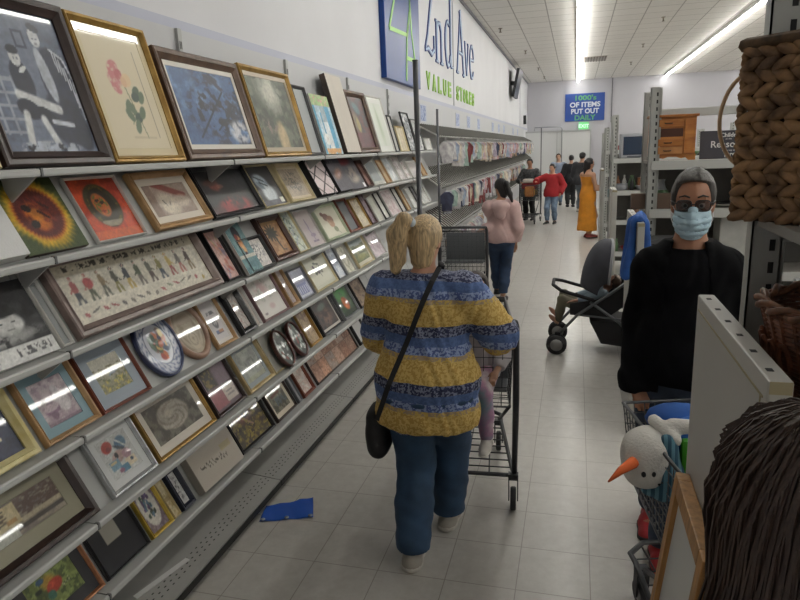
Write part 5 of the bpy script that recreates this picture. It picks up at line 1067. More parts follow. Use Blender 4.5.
# ---------------------------------------------------------------- the woman in the striped blouse
m_bl = blouse_mat()
W = human('woman with blonde ponytail in a blue and yellow striped blouse and jeans pushing a cart', 1.585, (-.615, 2.60, 0), 0, ((.045, .20, 0, .1), (-.055, -.14, 0.0, -.05)), ((.265, .345, .985, .1, 1, -.3), (-.23, .36, .985, 0, 1, -.2)),
    g=1.28, hs=.92, head_yaw=rad(-12), head_pitch=rad(-6), lean=.03, skin_c='c9997f', res=.009, hair=('pony', [((-.016,-.050,.045),(0,0,0),(-.030,-.080,.058),(0,0,0),.014,.018), ((-.030,-.080,.058),(0,0,0),(-.056,-.080,.015),(0,0,0),.021,.025), ((-.056,-.080,.015),(0,0,0),(-.064,-.062,-.085),(0,0,0),.026,.017), ((-.04,-.08,.03),(0,0,0),(-.044,-.064,-.06),(0,0,0),.019,.014)]), hair_c='dec092',
    top=dict(name='blouse', mat=m_bl, t=.016, hem=.405, puff=.034, cuff=.93, wrinkle=.005, neck=.022, open_r=.034), bottom=dict(mat=denim('jeans_blue', '33506f'), hem=.05, waist=.50, flare=.006, t=.020),
    shoes=(mat('shoe_grey', hx('aaa49a'), .7), m_soleW), elbow_poles=((.8,-.1,-1), (-.35,-.2,-1)), sh=1.02, hipz=.515)
part('hair_tie', MB().ell(tuple(W['hp']((-.014,-.066,.050))), (.020,.018,.020), 10, 8), mat('hair_tie', hx('c3ccd6'), .5), W['root'])
# shoulder bag: a strap over the right shoulder, the bag on the left hip
def on_surface(fn, p, c, off):
    """push point p outward from c until it sits just outside the garment"""
    p = np.array(p, float); c = np.array(c, float); d = p-c; d /= np.linalg.norm(d)
    for k in range(200):
        if fn((c+d*(.02+.004*k))[None])[0] > off: return c+d*(.02+.004*k)
    return p
def blouse_sdf(P): return sd_union(P, W['tp'], .03*1.585)-.016
pts = []
for q in np.linspace(0, 1, 16):
    x = .075-.30*q; z = 1.345-.72*q; c = np.array([x*.55, 0, z]); pts.append(on_surface(blouse_sdf, (x, -1.0*1.0, z), (x, 0, z), .006))
bag = thing('shoulder_bag', 'black shoulder bag hanging at the hip of the woman in the striped blouse', 'bag', (-.615, 2.60, 0))
fpts = [on_surface(blouse_sdf, (.075-.30*q, 1.0, 1.345-.72*q), (.075-.30*q, 0, 1.345-.72*q), .006) for q in np.linspace(1, 0, 14)]
mb = MB()
for seq in (pts, fpts):
    for i in range(len(seq)-1):
        a, b = Vector(seq[i]), Vector(seq[i+1]); w_ = (b-a).cross(Vector((0, 1, 0))).normalized()*.011; n_ = Vector((0, -.003 if seq is pts else .003, 0))
        mb.add([a-w_, a+w_, b+w_, b-w_, a-w_+n_, a+w_+n_, b+w_+n_, b-w_+n_], [(0,1,2,3), (4,7,6,5), (0,4,5,1), (1,5,6,2), (2,6,7,3), (3,7,4,0)])
m_blk = mat('black_nylon', hx('17171b'), .6, bump=.1, bscale=90)
part('strap', mb, m_blk, bag)
mb = MB().tube([pts[0], (.075, -.01, 1.362), fpts[-1]], .009, 6); part('shoulder_loop', mb, m_blk, bag)
bp_ = [('c', (-.235,-.05,.66), (-.245,.05,.66), .03, .03), ('c', (-.225,-.045,.50), (-.23,.055,.50), .035, .035), ('e', (-.235,.0,.57), (.05,.095,.11))]
sdf_obj('pouch', lambda P: sd_union(P, bp_, .03)-.006, bp_, .008, m_blk, bag)
# ---------------------------------------------------------------- the man in the black jacket
m_jk = mat('jacket_black', hx('0d0d10'), .95, noise=.2, nscale=7, bump=.12, bscale=220, spec=.12); m_tee = mat('tee_black', hx('101013'), .95, noise=.1, bump=.12, bscale=220, spec=.12)
mh = 1.685; my = PI-rad(8)
N_ = human('man in black jacket and glasses wearing a pale blue face mask', mh, (.47, 2.88, 0), my, ((.09, -.16, 0, .1), (.04, .16, 0, -.1)), ((.19, .04, .80, -.3, .6, -.6), (-.19, .04, .80, .3, .6, -.6)), g=1.1, hs=1.12, fx=.88, head_pitch=rad(-5), skin_c='a67458', res=.008, hair='short', hair_c='4a4642',
    top=dict(name='tee', mat=m_tee, t=.012, hem=.475, cuff=.3, neck=.004), bottom=dict(mat=denim('jeans_dark', '39465a'), hem=.045, waist=.49, t=.014), shoes=(mat('shoe_red', hx('a8232a'), .6), m_soleD), elbow_poles=((.1,-1,0), (-.1,-1,0)), sh=.86, lean=.0, drop=.058)
s = mh; nk, hip, arms = N_['nk'], N_['hip'], N_['arms']
jp = list(N_['torso'])+[('e', hip+[0,0,.03*s], (.108*s,.084*s,.11*s)), ('e', hip+[0,0,-.06*s], (.108*s,.084*s,.08*s))]
js = []
for s0, e, wv in arms: js += [('c', s0*.96+nk*.04+[0,0,-.008*s], e, .036*s, .036*s), ('c', e, wv, .034*s, .028*s), ('c', wv, wv+[0,.015*s,-.02*s], .029*s, .030*s)]
col_ = [('c', nk+[math.sin(a)*.048*s, -math.cos(a)*.043*s+.004, -.004*s], nk+[math.sin(a+.3)*.048*s, -math.cos(a+.3)*.043*s+.004, -.004*s], .019*s, .019*s) for a in np.linspace(-2.3, 2.0, 14)]
def fj(P):
    d = smin(sd_union(P, jp, .03*s), sd_union(P, js, .015*s), .02*s)-.017; d = smin(d, sd_union(P, col_, .01*s), .012*s)
    d = d+.004*np.sin(P[:,2]*34+7*np.sin(P[:,0]*13+P[:,1]*8))*np.sin(P[:,0]*26+P[:,1]*20)
    d = np.maximum(d, .452*s-P[:,2]+.01*np.sin(P[:,0]*20)); d = np.maximum(d, P[:,2]-(nk[2]+.022*s))
    zz = np.clip((P[:,2]-.45*s)/(.4*s), 0, 1); half = .085+.0*zz-.03*np.clip((zz-.75)/.25, 0, 1)
    d = np.maximum(d, np.where(P[:,1] > .012, half-np.abs(P[:,0]-.005), -1))
    d = np.maximum(d, .037*s-np.hypot(P[:,0]-nk[0], P[:,1]-nk[1]-.012*s)*1.0-np.where(P[:,2] < nk[2]-.03*s, 1, 0))
    return d
sdf_obj('jacket', fj, jp+js+col_, .009, m_jk, N_['root'], .05)
hp, Q = N_['hp'], N_['Q']; s = N_['sH']
# face mask: a pleated shell over nose and chin with ear loops
m_mask = mat('mask_blue', hx('b9d5e4'), .8, bump=.15, bscale=200)
mp = [('e', hp((0,.018,-.036)), (.043*s*.9,.047*s,.046*s), Q), ('c', hp((0,.060,-.012)), hp((0,.069,-.032)), .010*s, .013*s)]
def fm(P):
    L = ((P-N_['hc'])@Q)/s; d = sd_union(P, mp, .012*s)+.0016*np.sin(L[:,2]*430)
    d = np.maximum(d, -(sd_union(P, mp, .012*s)+.006)); d = np.maximum(d, (L[:,2]+.008-.010*np.exp(-(L[:,0]/.012)**2)+np.abs(L[:,0])*.22)*s); d = np.maximum(d, (-L[:,2]-.078)*s); d = np.maximum(d, (.012-L[:,1]-.02*0)*s)
    return d
sdf_obj('face_mask', fm, mp, .0045, m_mask, N_['root'], .02)
mb = MB()
for sx_ in (-1, 1):
    for z0, z1 in ((-.018, .004), (-.055, -.022)): mb.tube([hp((sx_*.038,.022,z0)), hp((sx_*.047,.004,(z0+z1)/2)), hp((sx_*.048,-.012,z1))], .0016, 5)
part('ear_loop', mb, mat('loop_white', hx('dfe3e6'), .7), N_['root'])
gl = thing('glasses', 'dark rimmed tinted glasses worn by the man in the black jacket', 'glasses', N_['root'].location, my)
mb = MB(); ml = MB()
for sx_ in (-1, 1):
    rim = [hp((sx_*.0205+.0165*math.copysign(abs(math.cos(a))**.6, math.cos(a)), .0625-.004*abs(math.cos(a)), .001+.0115*math.copysign(abs(math.sin(a))**.6, math.sin(a)))) for a in np.linspace(0, 2*PI, 24, endpoint=False)]
    mb.tube(rim, .0020, 6, closed=True); mb.tube([hp((sx_*.037,.057,.005)), hp((sx_*.049,.02,.004)), hp((sx_*.050,-.012,.0))], .0022, 6)
    k = len(ml.v); ml.add([hp((sx_*.0205,.0625,.001))]+[Vector(p) for p in rim], [(0, i+1, (i+1) % 24+1) for i in range(24)])
mb.tube([hp((-.004,.0625,.004)), hp((.004,.0625,.004))], .0022, 6)
part('frame', mb, mat('glasses_frame', hx('17161a'), .3), gl)
mg = bpy.data.materials.new('tinted_lens'); mg.use_nodes = True; nt = mg.node_tree; nt.nodes.remove(nt.nodes['Principled BSDF'])
tr = nt.nodes.new('ShaderNodeBsdfTransparent'); tr.inputs[0].default_value = (.16,.13,.13,1); gs = nt.nodes.new('ShaderNodeBsdfGlossy'); gs.inputs['Roughness'].default_value = .03
mx = nt.nodes.new('ShaderNodeMixShader'); mx.inputs[0].default_value = .06; nt.links.new(tr.outputs[0], mx.inputs[1]); nt.links.new(gs.outputs[0], mx.inputs[2]); nt.links.new(mx.outputs[0], nt.nodes['Material Output'].inputs[0])
part('lens', ml, mg, gl)
mb = MB()
for sx_ in (-1, 1): mb.tube([hp((sx_*.008,.055,.017)), hp((sx_*.02,.054,.021)), hp((sx_*.032,.046,.017))], [.003, .0042, .0025], 6)
part('eyebrow', mb, mat('brow_dark', hx('2f2a27'), .8), N_['root'])
# ---------------------------------------------------------------- the girl in the pink hoodie
G_ = human('girl with a long black ponytail in a dusty pink hoodie reaching for a cart', 1.47, (-.83, 7.52, 0), rad(4), ((.02, .02, 0, .2), (-.06, .30, .03, 0)), ((.17, .04, .72), (-.20, -.10, .90, -.5, -.6, -.2)), g=1.02, head_yaw=rad(38), head_pitch=rad(-14), skin_c='b98a6e', res=.013,
    hair=('pony', [((0,-.05,.03),(0,0,0),(-.0,-.075,.015),(0,0,0),.016,.02), ((0,-.075,.015),(0,0,0),(.02,-.075,-.07),(0,-.0,0),.021,.02), ((.02,-.075,-.07),(0,0,0),(.035,-.07,-.13),(0,-.0,0),.02,.01)]), hair_c='1c1718', sh=.93, drop=.045,
    top=dict(name='hoodie', mat=cloth('hoodie_pink', 'd3b3af'), t=.018, hem=.50, puff=.014, cuff=.96, hood=True), bottom=dict(mat=denim('jeans_girl', '2f4565'), hem=.075, waist=.52, t=.008), shoes=(mat('shoe_black', hx('1f1e20'), .6), m_soleW), elbow_poles=((.3,-.5,-.6), (-.15,-.3,-1)))
# ---------------------------------------------------------------- people further along the aisle
jl = denim('jeans_light', '7d93ad'); jb = denim('trousers_black', '1c1c20')
human('woman in a red top and light jeans reaching towards a cart pole', 1.40, (-.52, 15.55, 0), PI-rad(12), ((.10, .05, 0, .2), (-.07, .0, 0, -.1)), ((.34, .18, 1.0), (-.20, .05, .72)), g=1.12, head_yaw=rad(-15), head_pitch=rad(-14), skin_c='c8977c', res=.018, hair='short', hair_c='2b2123', top=dict(name='top', mat=cloth('top_red', 'a8242b'), t=.018, hem=.46, puff=.04, cuff=.97), bottom=dict(mat=jl, hem=.06, waist=.50, t=.008), shoes=(mat('shoe_black', hx('1f1e20'), .6), m_soleW))
human('dark haired person in a black and grey patterned shirt behind the loaded cart', 1.52, (-1.10, 16.50, 0), PI-rad(10), ((.09, 0, 0), (-.09, .02, 0)), ((.16, .26, .95), (-.16, .26, .95)), g=1.0, head_pitch=rad(-20), skin_c='a87a60', res=.018, hair='short', hair_c='191517', top=dict(name='shirt', mat=mat('shirt_camo', hx('55585a'), .85, noise=.6, nscale=22), t=.016, hem=.46, puff=.02, cuff=.8), bottom=dict(mat=jb, hem=.05, t=.01), shoes=(mat('shoe_black', hx('1f1e20'), .6), m_soleD))
human('person in a black sweater and black trousers standing far down the aisle', 1.52, (-.13, 19.85, 0), rad(10), ((.08, 0, 0), (-.08, .02, 0)), ((.2, .12, .78), (-.2, .12, .78)), g=1.1, skin_c='b98f76', res=.02, hair='short', hair_c='1d1a1c', top=dict(name='sweater', mat=cloth('sweater_black', '1b1c21'), t=.02, hem=.47, puff=.04, cuff=.95), bottom=dict(mat=jb, hem=.05, t=.012), shoes=(mat('shoe_black', hx('1f1e20'), .6), m_soleD))
cp = human('person in a dark grey jacket, grey jeans and a dark cap', 1.60, (.16, 18.35, 0), rad(-25), ((.08, 0, 0), (-.08, .02, 0)), ((.2, .14, .80), (-.2, .14, .80)), g=1.15, skin_c='b98f76', res=.02, hair='short', hair_c='26221f', top=dict(name='jacket', mat=cloth('jacket_grey', '35363a'), t=.024, hem=.46, puff=.05, cuff=.95), bottom=dict(mat=denim('jeans_grey', '5f6872'), hem=.05, t=.012), shoes=(mat('shoe_white', hx('b9b6b0'), .6), m_soleD))
h_ = cp['hp']; s_ = cp['s']
part('cap', MB().ell(tuple(h_((0,0,.030))), (.052*s_,.062*s_,.042*s_), 14, 8).ell(tuple(h_((0,.065,.018))), (.036*s_,.036*s_,.006*s_), 12, 6), mat('cap_dark', hx('1d1d20'), .7), cp['root'])
human('person in a pale blue top with dark hair far behind the woman in red', 1.56, (-.52, 20.6, 0), PI, ((.08, 0, 0), (-.08, .02, 0)), ((.2, .12, .78), (-.2, .12, .78)), g=1.0, skin_c='c49a80', res=.02, hair='short', hair_c='2d2320', top=dict(name='top', mat=cloth('top_paleblue', '97a3b8'), t=.016, hem=.46, cuff=.4), bottom=dict(mat=jl, hem=.05, t=.01), shoes=(mat('shoe_black', hx('1f1e20'), .6), m_soleD))
Yw = human('woman in a long orange dress with dark hair standing by the shelf end panels', 1.555, (.24, 13.15, 0), rad(-55), ((.06, .02, 0, .1), (-.06, .06, 0, 0)), ((.10, .22, .95), (-.06, .22, 1.0)), g=.98, head_yaw=rad(-5), skin_c='bd8f74', res=.014, hair=('long', [((0,-.045,.02),(0,0,0),(0,-.06,-.06),(0,0,0),.03,.026), ((0,-.06,-.06),(0,0,0),(0,-.065,-.12),(0,0,0),.024,.012)]), hair_c='1f191a',
    top=dict(name='dress', mat=cloth('dress_orange', 'd48a25'), t=.012, hem=.10, puff=.02, cuff=0.0, skirt=.05, neck=-.05), shoes=(mat('sandal_red', hx('8c3a34'), .5), m_soleD))
# ---------------------------------------------------------------- children
m_td = mat('leggings_tiedye', hx('b9b4b8'), .85, noise=.01); nt = m_td.node_tree; rp = [n for n in nt.nodes if n.type == 'VALTORGB'][0]; rp.color_ramp.elements[0].color = L4(hx('5f8f96')); rp.color_ramp.elements[1].color = L4(hx('c9c2c2')); e = rp.color_ramp.elements.new(.5); e.color = L4(hx('a87f9a'))
human('small child with dark hair and tie-dye leggings sitting in the cart seat', 1.02, (-.475, 3.19, .16), PI, ((.05, .22, .10, 0), (-.075, .23, .20, 0)), ((.12, .16, .58), (-.12, .16, .58)), g=1.0, hs=1.22, skin_c='c69a80', res=.010, hair='short', hair_c='2e1f19',
    top=dict(name='shirt', mat=cloth('shirt_pale', 'c9c4c8'), t=.012, hem=.48, cuff=.9), bottom=dict(name='leggings', mat=m_td, hem=.20, waist=.58, t=.006), shoes=(mat('shoe_offwhite', hx('c9c4bd'), .7), m_soleW), knee_pole=(0,1,.5), hipz=.53)
human('barefoot baby with a red face lying back in the black stroller', .80, (-.215, 5.85, .105), (rad(48), 0, PI/2), ((.06, .09, .16, .2), (-.05, .06, .14, -.2)), ((.11, .12, .40), (-.11, .12, .40)), g=1.05, hs=1.28, skin_c='c4927c', res=.011, hair='short', hair_c='6b5140',
    top=dict(name='romper', mat=cloth('romper_blue', 'a9bccb'), t=.012, hem=.46, cuff=.8), bottom=dict(name='trousers', mat=cloth('trousers_khaki', '6f6a58'), hem=.2, waist=.58, t=.01), knee_pole=(0,1,.2))
# ---------------------------------------------------------------- the head with long brown hair close to the camera
FG = human('person with long straight brown hair seen from behind, close by the leaning white board', 1.585, (.228, .60, 0), rad(25), ((.08, 0, 0), (-.08, .02, 0)), ((.2, .1, .75), (-.2, .1, .75)), g=1.0, hs=.95, head_yaw=0, skin_c='b98a70', res=.011, top=dict(name='sweater', mat=cloth('sweater_brown', '4a3a33'), t=.016, hem=.44, cuff=.95), bottom=dict(mat=denim('jeans_blue', '33506f'), hem=.05), shoes=(mat('shoe_black', hx('1f1e20'), .6), m_soleD))
hp, Q, s = FG['hp'], FG['Q'], FG['sH']
m_lh = mat('hair_long_brown', hx('46342a'), .55, noise=.5, nscale=26, stretch=(14,14,.9), col2=hx('2a1d17'))
hpz = [('e', hp((0,-.006,.010)), (.056*s,.066*s,.068*s), Q), ('c', hp((0,-.03,-.0)), hp((-.012,-.05,-.10)), .058*s, .074*s), ('c', hp((.02,-.03,-.10)), hp((.02,-.05,-.22)), .055*s, .05*s), ('c', hp((-.02,-.03,-.10)), hp((-.045,-.06,-.22)), .062*s, .06*s)]
def fhair(P):
    d = sd_union(P, hpz, .03*s); L = ((P-FG['hc'])@Q)/s
    d = np.maximum(d, (L[:,1]-.022+np.maximum(0, -L[:,2])*.3-np.maximum(0, L[:,2]-.03)*1.2)*s)
    a = np.arctan2(L[:,0], L[:,1]+.02); return d+.0022*np.sin(a*46+3*np.sin(L[:,2]*14))+.0015*np.sin(a*97+L[:,2]*20)
sdf_obj('hair', fhair, hpz, .007, m_lh, FG['root'])
mb = MB(); rr = random.Random(3)
for k in range(680):
    a = rr.uniform(-PI*.85, PI*.85)+PI; th = rr.uniform(.02, .55); dirv = np.array((math.sin(a), math.cos(a)))
    ps_ = []
    for q in range(9):
        u = q/8; ang = th+u*1.9; p0 = hp((dirv[0]*.05*math.sin(min(ang, 1.57)), dirv[1]*.05*math.sin(min(ang, 1.57))-.01, .07*math.cos(min(ang, 1.57))-max(0, ang-1.57)*.16))
        c0 = hp((-.006, -.012, min(.02, p0[2]*0+.02-max(0, ang-1.57)*.16))); dv = p0-c0; dv = dv/max(np.linalg.norm(dv), 1e-6)
        ts = np.linspace(.02, .2, 60); sd = fhair(c0+ts[:,None]*dv); hit = np.argmax(sd > .0005+.003*((k*7) % 5)/5); ps_.append(c0+ts[hit]*dv)
    mb.tube(ps_, [.0008]+[.0016]*6+[.0012,.0006], 4)
for k in range(7):
    a = rr.uniform(PI*1.05, PI*1.3); mb.tube([hp((math.sin(a)*(.06+.004*q*(6-q)*.35), -.01+math.cos(a)*(.06+.003*q), .03-.028*q)) for q in range(7)], .0007, 4)
part('hair_strand', mb, m_lh, FG['root'])
# ================================================================ small-clothes wall racks beyond the picture shelves
m_slat = mat('slat_grey', hx('62615c'), .5); m_rackp = mat('rack_plate', hx('c2c1bb'), .55)
TIERS = [(1.985, .15), (1.375, .22), (.80, .22)]
def crack(y):
    t = thing('clothing_rack', '', 'clothing rack', (0, y, 0), 0, 'sloping wall racks of small clothes')
    part('back_panel', MB().box(-1.94, -1.905, 0, 1.217, 0, 2.44), m_panel, t)
    for z, dz in TIERS:
        mb = MB().prism([(-1.90, z+dz), (-1.62, z), (-1.62, z-.01), (-1.90, z+dz-.01)], 'y', .003, 1.214)
        sh = part('sloping_tier', mb, m_rackp, t)
        mb = MB()
        for i in range(10): yy = .05+.122*i; mb.tube([(-1.898, yy, z+dz+.010), (-1.605, yy, z+.002)], .0075, 5)
        part('slat', mb, m_slat, sh)
        part('hanging_rail', MB().tube([(-1.585, .003, z-.02), (-1.585, 1.214, z-.02)], .008, 6), m_slat, sh)
    part('base_deck', MB().box(-1.905, -1.55, .003, 1.214, .08, .12).box(-1.905, -1.58, .003, 1.214, 0, .08), m_deck, t)
    return t
c0 = crack(7.83)
NTH = 'first second third fourth fifth sixth seventh eighth ninth tenth eleventh twelfth thirteenth fourteenth'.split()
for i in range(14):
    t = c0 if i == 0 else dup(c0, (0, 7.83+1.2192*i, 0))
    t['label'] = 'grey sloping wall rack of small clothes, %s past the picture shelves' % NTH[i]
GCOL = [('white','d9d7d2'), ('white','cfd0d2'), ('cream','d6c9ae'), ('pale pink','d3aaa8'), ('mint green','a9c2b4'), ('grey','a0a3a8'), ('pale blue','a9b6c9'), ('white','dedcd8'), ('beige','bfa58c'), ('dark red','8d4a4a'), ('navy','474c62'), ('lilac','c7bccb'), ('white','dad9d6'), ('cream','ddd3bf'), ('white','e0dfdc'), ('pale pink','dcc0bd')]
def outline(k):
    if k == 'dress': return [(-.05,0),(.05,0),(.09,-.03),(.075,-.10),(.055,-.09),(.10,-.33),(-.10,-.33),(-.055,-.09),(-.075,-.10),(-.09,-.03)]
    if k == 'trousers': return [(-.075,0),(.075,0),(.085,-.38),(.025,-.38),(0,-.12),(-.025,-.38),(-.085,-.38)]
    if k == 'bodysuit': return [(-.04,0),(.04,0),(.10,-.05),(.09,-.12),(.065,-.10),(.075,-.24),(.02,-.30),(-.02,-.30),(-.075,-.24),(-.065,-.10),(-.09,-.12),(-.10,-.05)]
    return [(-.05,0),(.05,0),(.12,-.06),(.11,-.17),(.08,-.16),(.085,-.28),(-.085,-.28),(-.08,-.16),(-.11,-.17),(-.12,-.06)]
PROTO = {}
def garment(kind, ci):
    if (kind, ci) in PROTO: return dup(PROTO[kind, ci])
    cn, ch = GCOL[ci]
    m = mat('garment_%d' % ci, hx(ch), .9, noise=.35, nscale=14, col2=tuple(np.clip(np.array(hx(ch))*(.72, .70, .74), 0, 1)))
    t = thing('hanging_garment', '', 'garment')
    bm = bmesh.new(); pl = outline(kind); n = len(pl)
    a = [bm.verts.new((-.012, p[0], p[1])) for p in pl]; b = [bm.verts.new((.012, p[0], p[1])) for p in pl]
    bm.faces.new(a[::-1]); bm.faces.new(b)
    for i in range(n): bm.faces.new((a[i], a[(i+1) % n], b[(i+1) % n], b[i]))
    bmesh.ops.bevel(bm, geom=[e for e in bm.edges if abs(e.verts[0].co.x-e.verts[1].co.x) < 1e-5], offset=.008, segments=1, affect='EDGES')
    bmesh.ops.recalc_face_normals(bm, faces=bm.faces)
    part('cloth', MB().frombm(bm), m, t)
    part('hanger', MB().tube([(0,-.07,-.012), (0,-.02,.012), (0,0,.02), (0,.0,.045), (-.012,0,.055)], .003, 4).tube([(0,0,.02), (0,.07,-.012)], .003, 4), mat('hanger_white', hx('d5d5d3'), .4), t)
    PROTO[kind, ci] = t
    return t
rg = random.Random(11)
for ti, (ya, yb, stp, txt) in enumerate(((7.95, 23.9, .118, 'top'), (7.95, 20.2, .122, 'middle'), (8.0, 13.6, .122, 'lowest'))):
    y = ya; z = TIERS[ti][0]
    while y < yb:
        k = rg.choice(('dress', 'trousers', 'bodysuit', 'top', 'top', 'dress')); ci = rg.randrange(len(GCOL))
        g_ = garment(k, ci); x = -1.545+rg.uniform(-.03, .03)
        g_.location = (x, y, z-.075); g_.rotation_euler = (rg.uniform(-.08, .08), 0, rg.uniform(-1.35, -.55))
        s_ = rg.uniform(.55, .92); g_.scale = (1, s_*.95, s_*1.1)
        kn = dict(dress='baby dress', trousers='small trousers', bodysuit='baby bodysuit', top='small top')[k]
        g_['label'] = '%s %s on a hanger in the %s row of the wall rack' % (GCOL[ci][0], kn, txt); g_['group'] = '%s %ss, %s row' % (GCOL[ci][0], kn, txt); g_['category'] = 'garment'
        y += stp*rg.uniform(.75, 1.3)
# ================================================================ steel racking on the far side of the aisle
m_post = mat('rack_steel', hx('a9aaa6'), .45, .15, noise=.06, nscale=5); m_beam = mat('rack_beam', hx('b7b8b5'), .45); m_board = mat('rack_board', hx('8f8c86'), .6); m_pslot = mat('post_slot', hx('18181a'), .8)
def post(parent, x, y, h, w=.062, d=.045, flip=1):
    mb = MB().box(x, x+w, y, y+.004, 0, h).box(x, x+.004, y, y+d*flip if flip > 0 else y, 0, h).box(x+w-.004, x+w, y, y+d, 0, h).box(x+w, x+w+.018, y+d-.004, y+d, 0, h); mb.cur = 1
    for i in range(int(h/.05)): mb.box(x+w*.60, x+w*.78, y-.0012, y-.0002, .03+.05*i, .055+.05*i)
    return part('post', mb, [m_post, m_pslot], parent)
def rack(label, x0, x1, y0, y1, h, zs, pw=.062, back=None):
    t = thing('steel_rack', label, 'shelving', (0, 0, 0))
    for x in (x0, x1-pw):
        for y in (y0, y1-.045): post(t, x, y, h, pw)
    for z in zs:
        s_ = part('shelf', MB().box(x0+.01, x1-.01, y0+.01, y1-.01, z-.02, z), m_board, t)
        part('beam', MB().bevbox(x0+pw*.4, x1-pw*.4, y0-.012, y0+.02, z-.06, z+.004, .004).bevbox(x0+pw*.4, x1-pw*.4, y1-.02, y1+.01, z-.06, z+.004, .004), m_beam, s_)
    if back: part('back_panel', MB().box(x0+pw, x1-pw, y1-.07, y1-.062, .1, back), mat('rack_back', hx('5b5955'), .7, noise=.1), t)
    return t
rack('near steel rack holding the two wicker baskets', .378, 2.2, 1.05, 1.60, 2.6, (.22, .80, 1.345, 1.655))
# its post with the dark slots faces the aisle at the far corner
rack('steel rack with the pine dresser and dark lettered sign behind the man in black', .50, 2.6, 5.0, 5.5, 2.19, (.30, .88, 1.335, 1.68), back=1.62)
part('top_beam', MB().bevbox(.53, 2.55, 5.44, 5.50, 2.0, 2.06, .004), m_beam, bpy.data.objects['steel_rack.001'])
rack('steel rack with the small box television', .475, 2.8, 9.5, 10.0, 2.19, (.30, .75, 1.16, 1.60), back=1.54)
rack('steel rack with plants and jugs beyond the television rack', .52, 2.8, 12.9, 13.4, 2.10, (.30, .80, 1.25, 1.68), back=1.6)
rack('steel rack furthest down the aisle before the white partition', .60, 2.8, 16.3, 16.8, 2.05, (.30, .80, 1.25, 1.65))
m_endp = mat('end_panel', hx('b3b1ab'), .45, noise=.05, nscale=2)
def endpanel(label, x0, x1, y0, y1, h):
    t = thing('end_panel', label, 'panel')
    part('sheet', MB().bevbox(x0, x1, y0, y1, 0, h, .004), m_endp, t)
    [part('slot', MB().box(x0+.010, x0+.020, y0+(y1-y0)*(.08+.165*k), y0+(y1-y0)*(.08+.165*k)+.014, h, h+.0008), m_pslot, t) for k in range(6)]
    part('edge_or_shade_strip', MB().box(x0-.0015, x0, y0+.03, y0+.034, .03, h-.03).box(x0-.0015, x0, y0+.02, y1-.02, h-.034, h-.03).box(x0+.002, x1-.002, y0-.001, y0, h-.02, h), mat('edge_tan', hx('9c9274'), .6), t)
endpanel('large grey end panel of the near rack, with the white board leaning on it', .283, .318, 1.0, 1.585, 1.472)
endpanel('pale end panel with a bright blue jacket hung over it', .362, .402, 4.0, 4.85, 1.355)
endpanel('pale narrow end panel behind the stroller', .368, .42, 7.0, 7.5, 1.345)
endpanel('tall pale end panel beside the woman in the orange dress', .362, .41, 10.1, 10.6, 1.44)
# leaning white board in a wood frame
t = thing('framed_board', 'white board in a light wood frame leaning on the large grey end panel', 'board', (.155, 0, 0), (0, rad(6.3), 0))
mb = MB()
mb.bevbox(-.02, .012, 1.17, 1.21, 0, 1.05, .003).bevbox(-.02, .012, 1.485, 1.525, 0, 1.05, .003).bevbox(-.02, .012, 1.21, 1.485, 1.01, 1.05, .003).bevbox(-.02, .012, 1.21, 1.485, 0, .04, .003)
part('frame', mb, mat('pine_frame', hx('b5854e'), .5, noise=.25, nscale=10, stretch=(6,6,1)), t)
part('board', MB().box(-.008, .008, 1.205, 1.49, .035, 1.015), mat('board_white', hx('c4c4c0'), .5), t)
# blue jacket draped over the panel
m_bj = mat('jacket_blue', hx('2358a6'), .7, noise=.2, nscale=10)
jp_ = [('c', (.37,4.07,1.365), (.40,4.32,1.365), .026, .026), ('c', (.352,4.07,1.34), (.318,4.05,1.04), .026, .038), ('c', (.35,4.2,1.34), (.325,4.2,1.02), .03, .036), ('c', (.41,4.12,1.34), (.428,4.14,1.16), .024, .03), ('c', (.412,4.28,1.34), (.432,4.28,1.14), .026, .034)]
t = thing('jacket', 'bright blue jacket hung over the pale end panel', 'jacket')
sdf_obj('cloth', lambda P: np.maximum(sd_union(P, jp_, .04)+.006*np.sin(P[:,1]*70+P[:,0]*40), -np.maximum(np.maximum(.36-P[:,0], P[:,0]-.404), P[:,2]-1.357)), jp_, .010, m_bj, t)
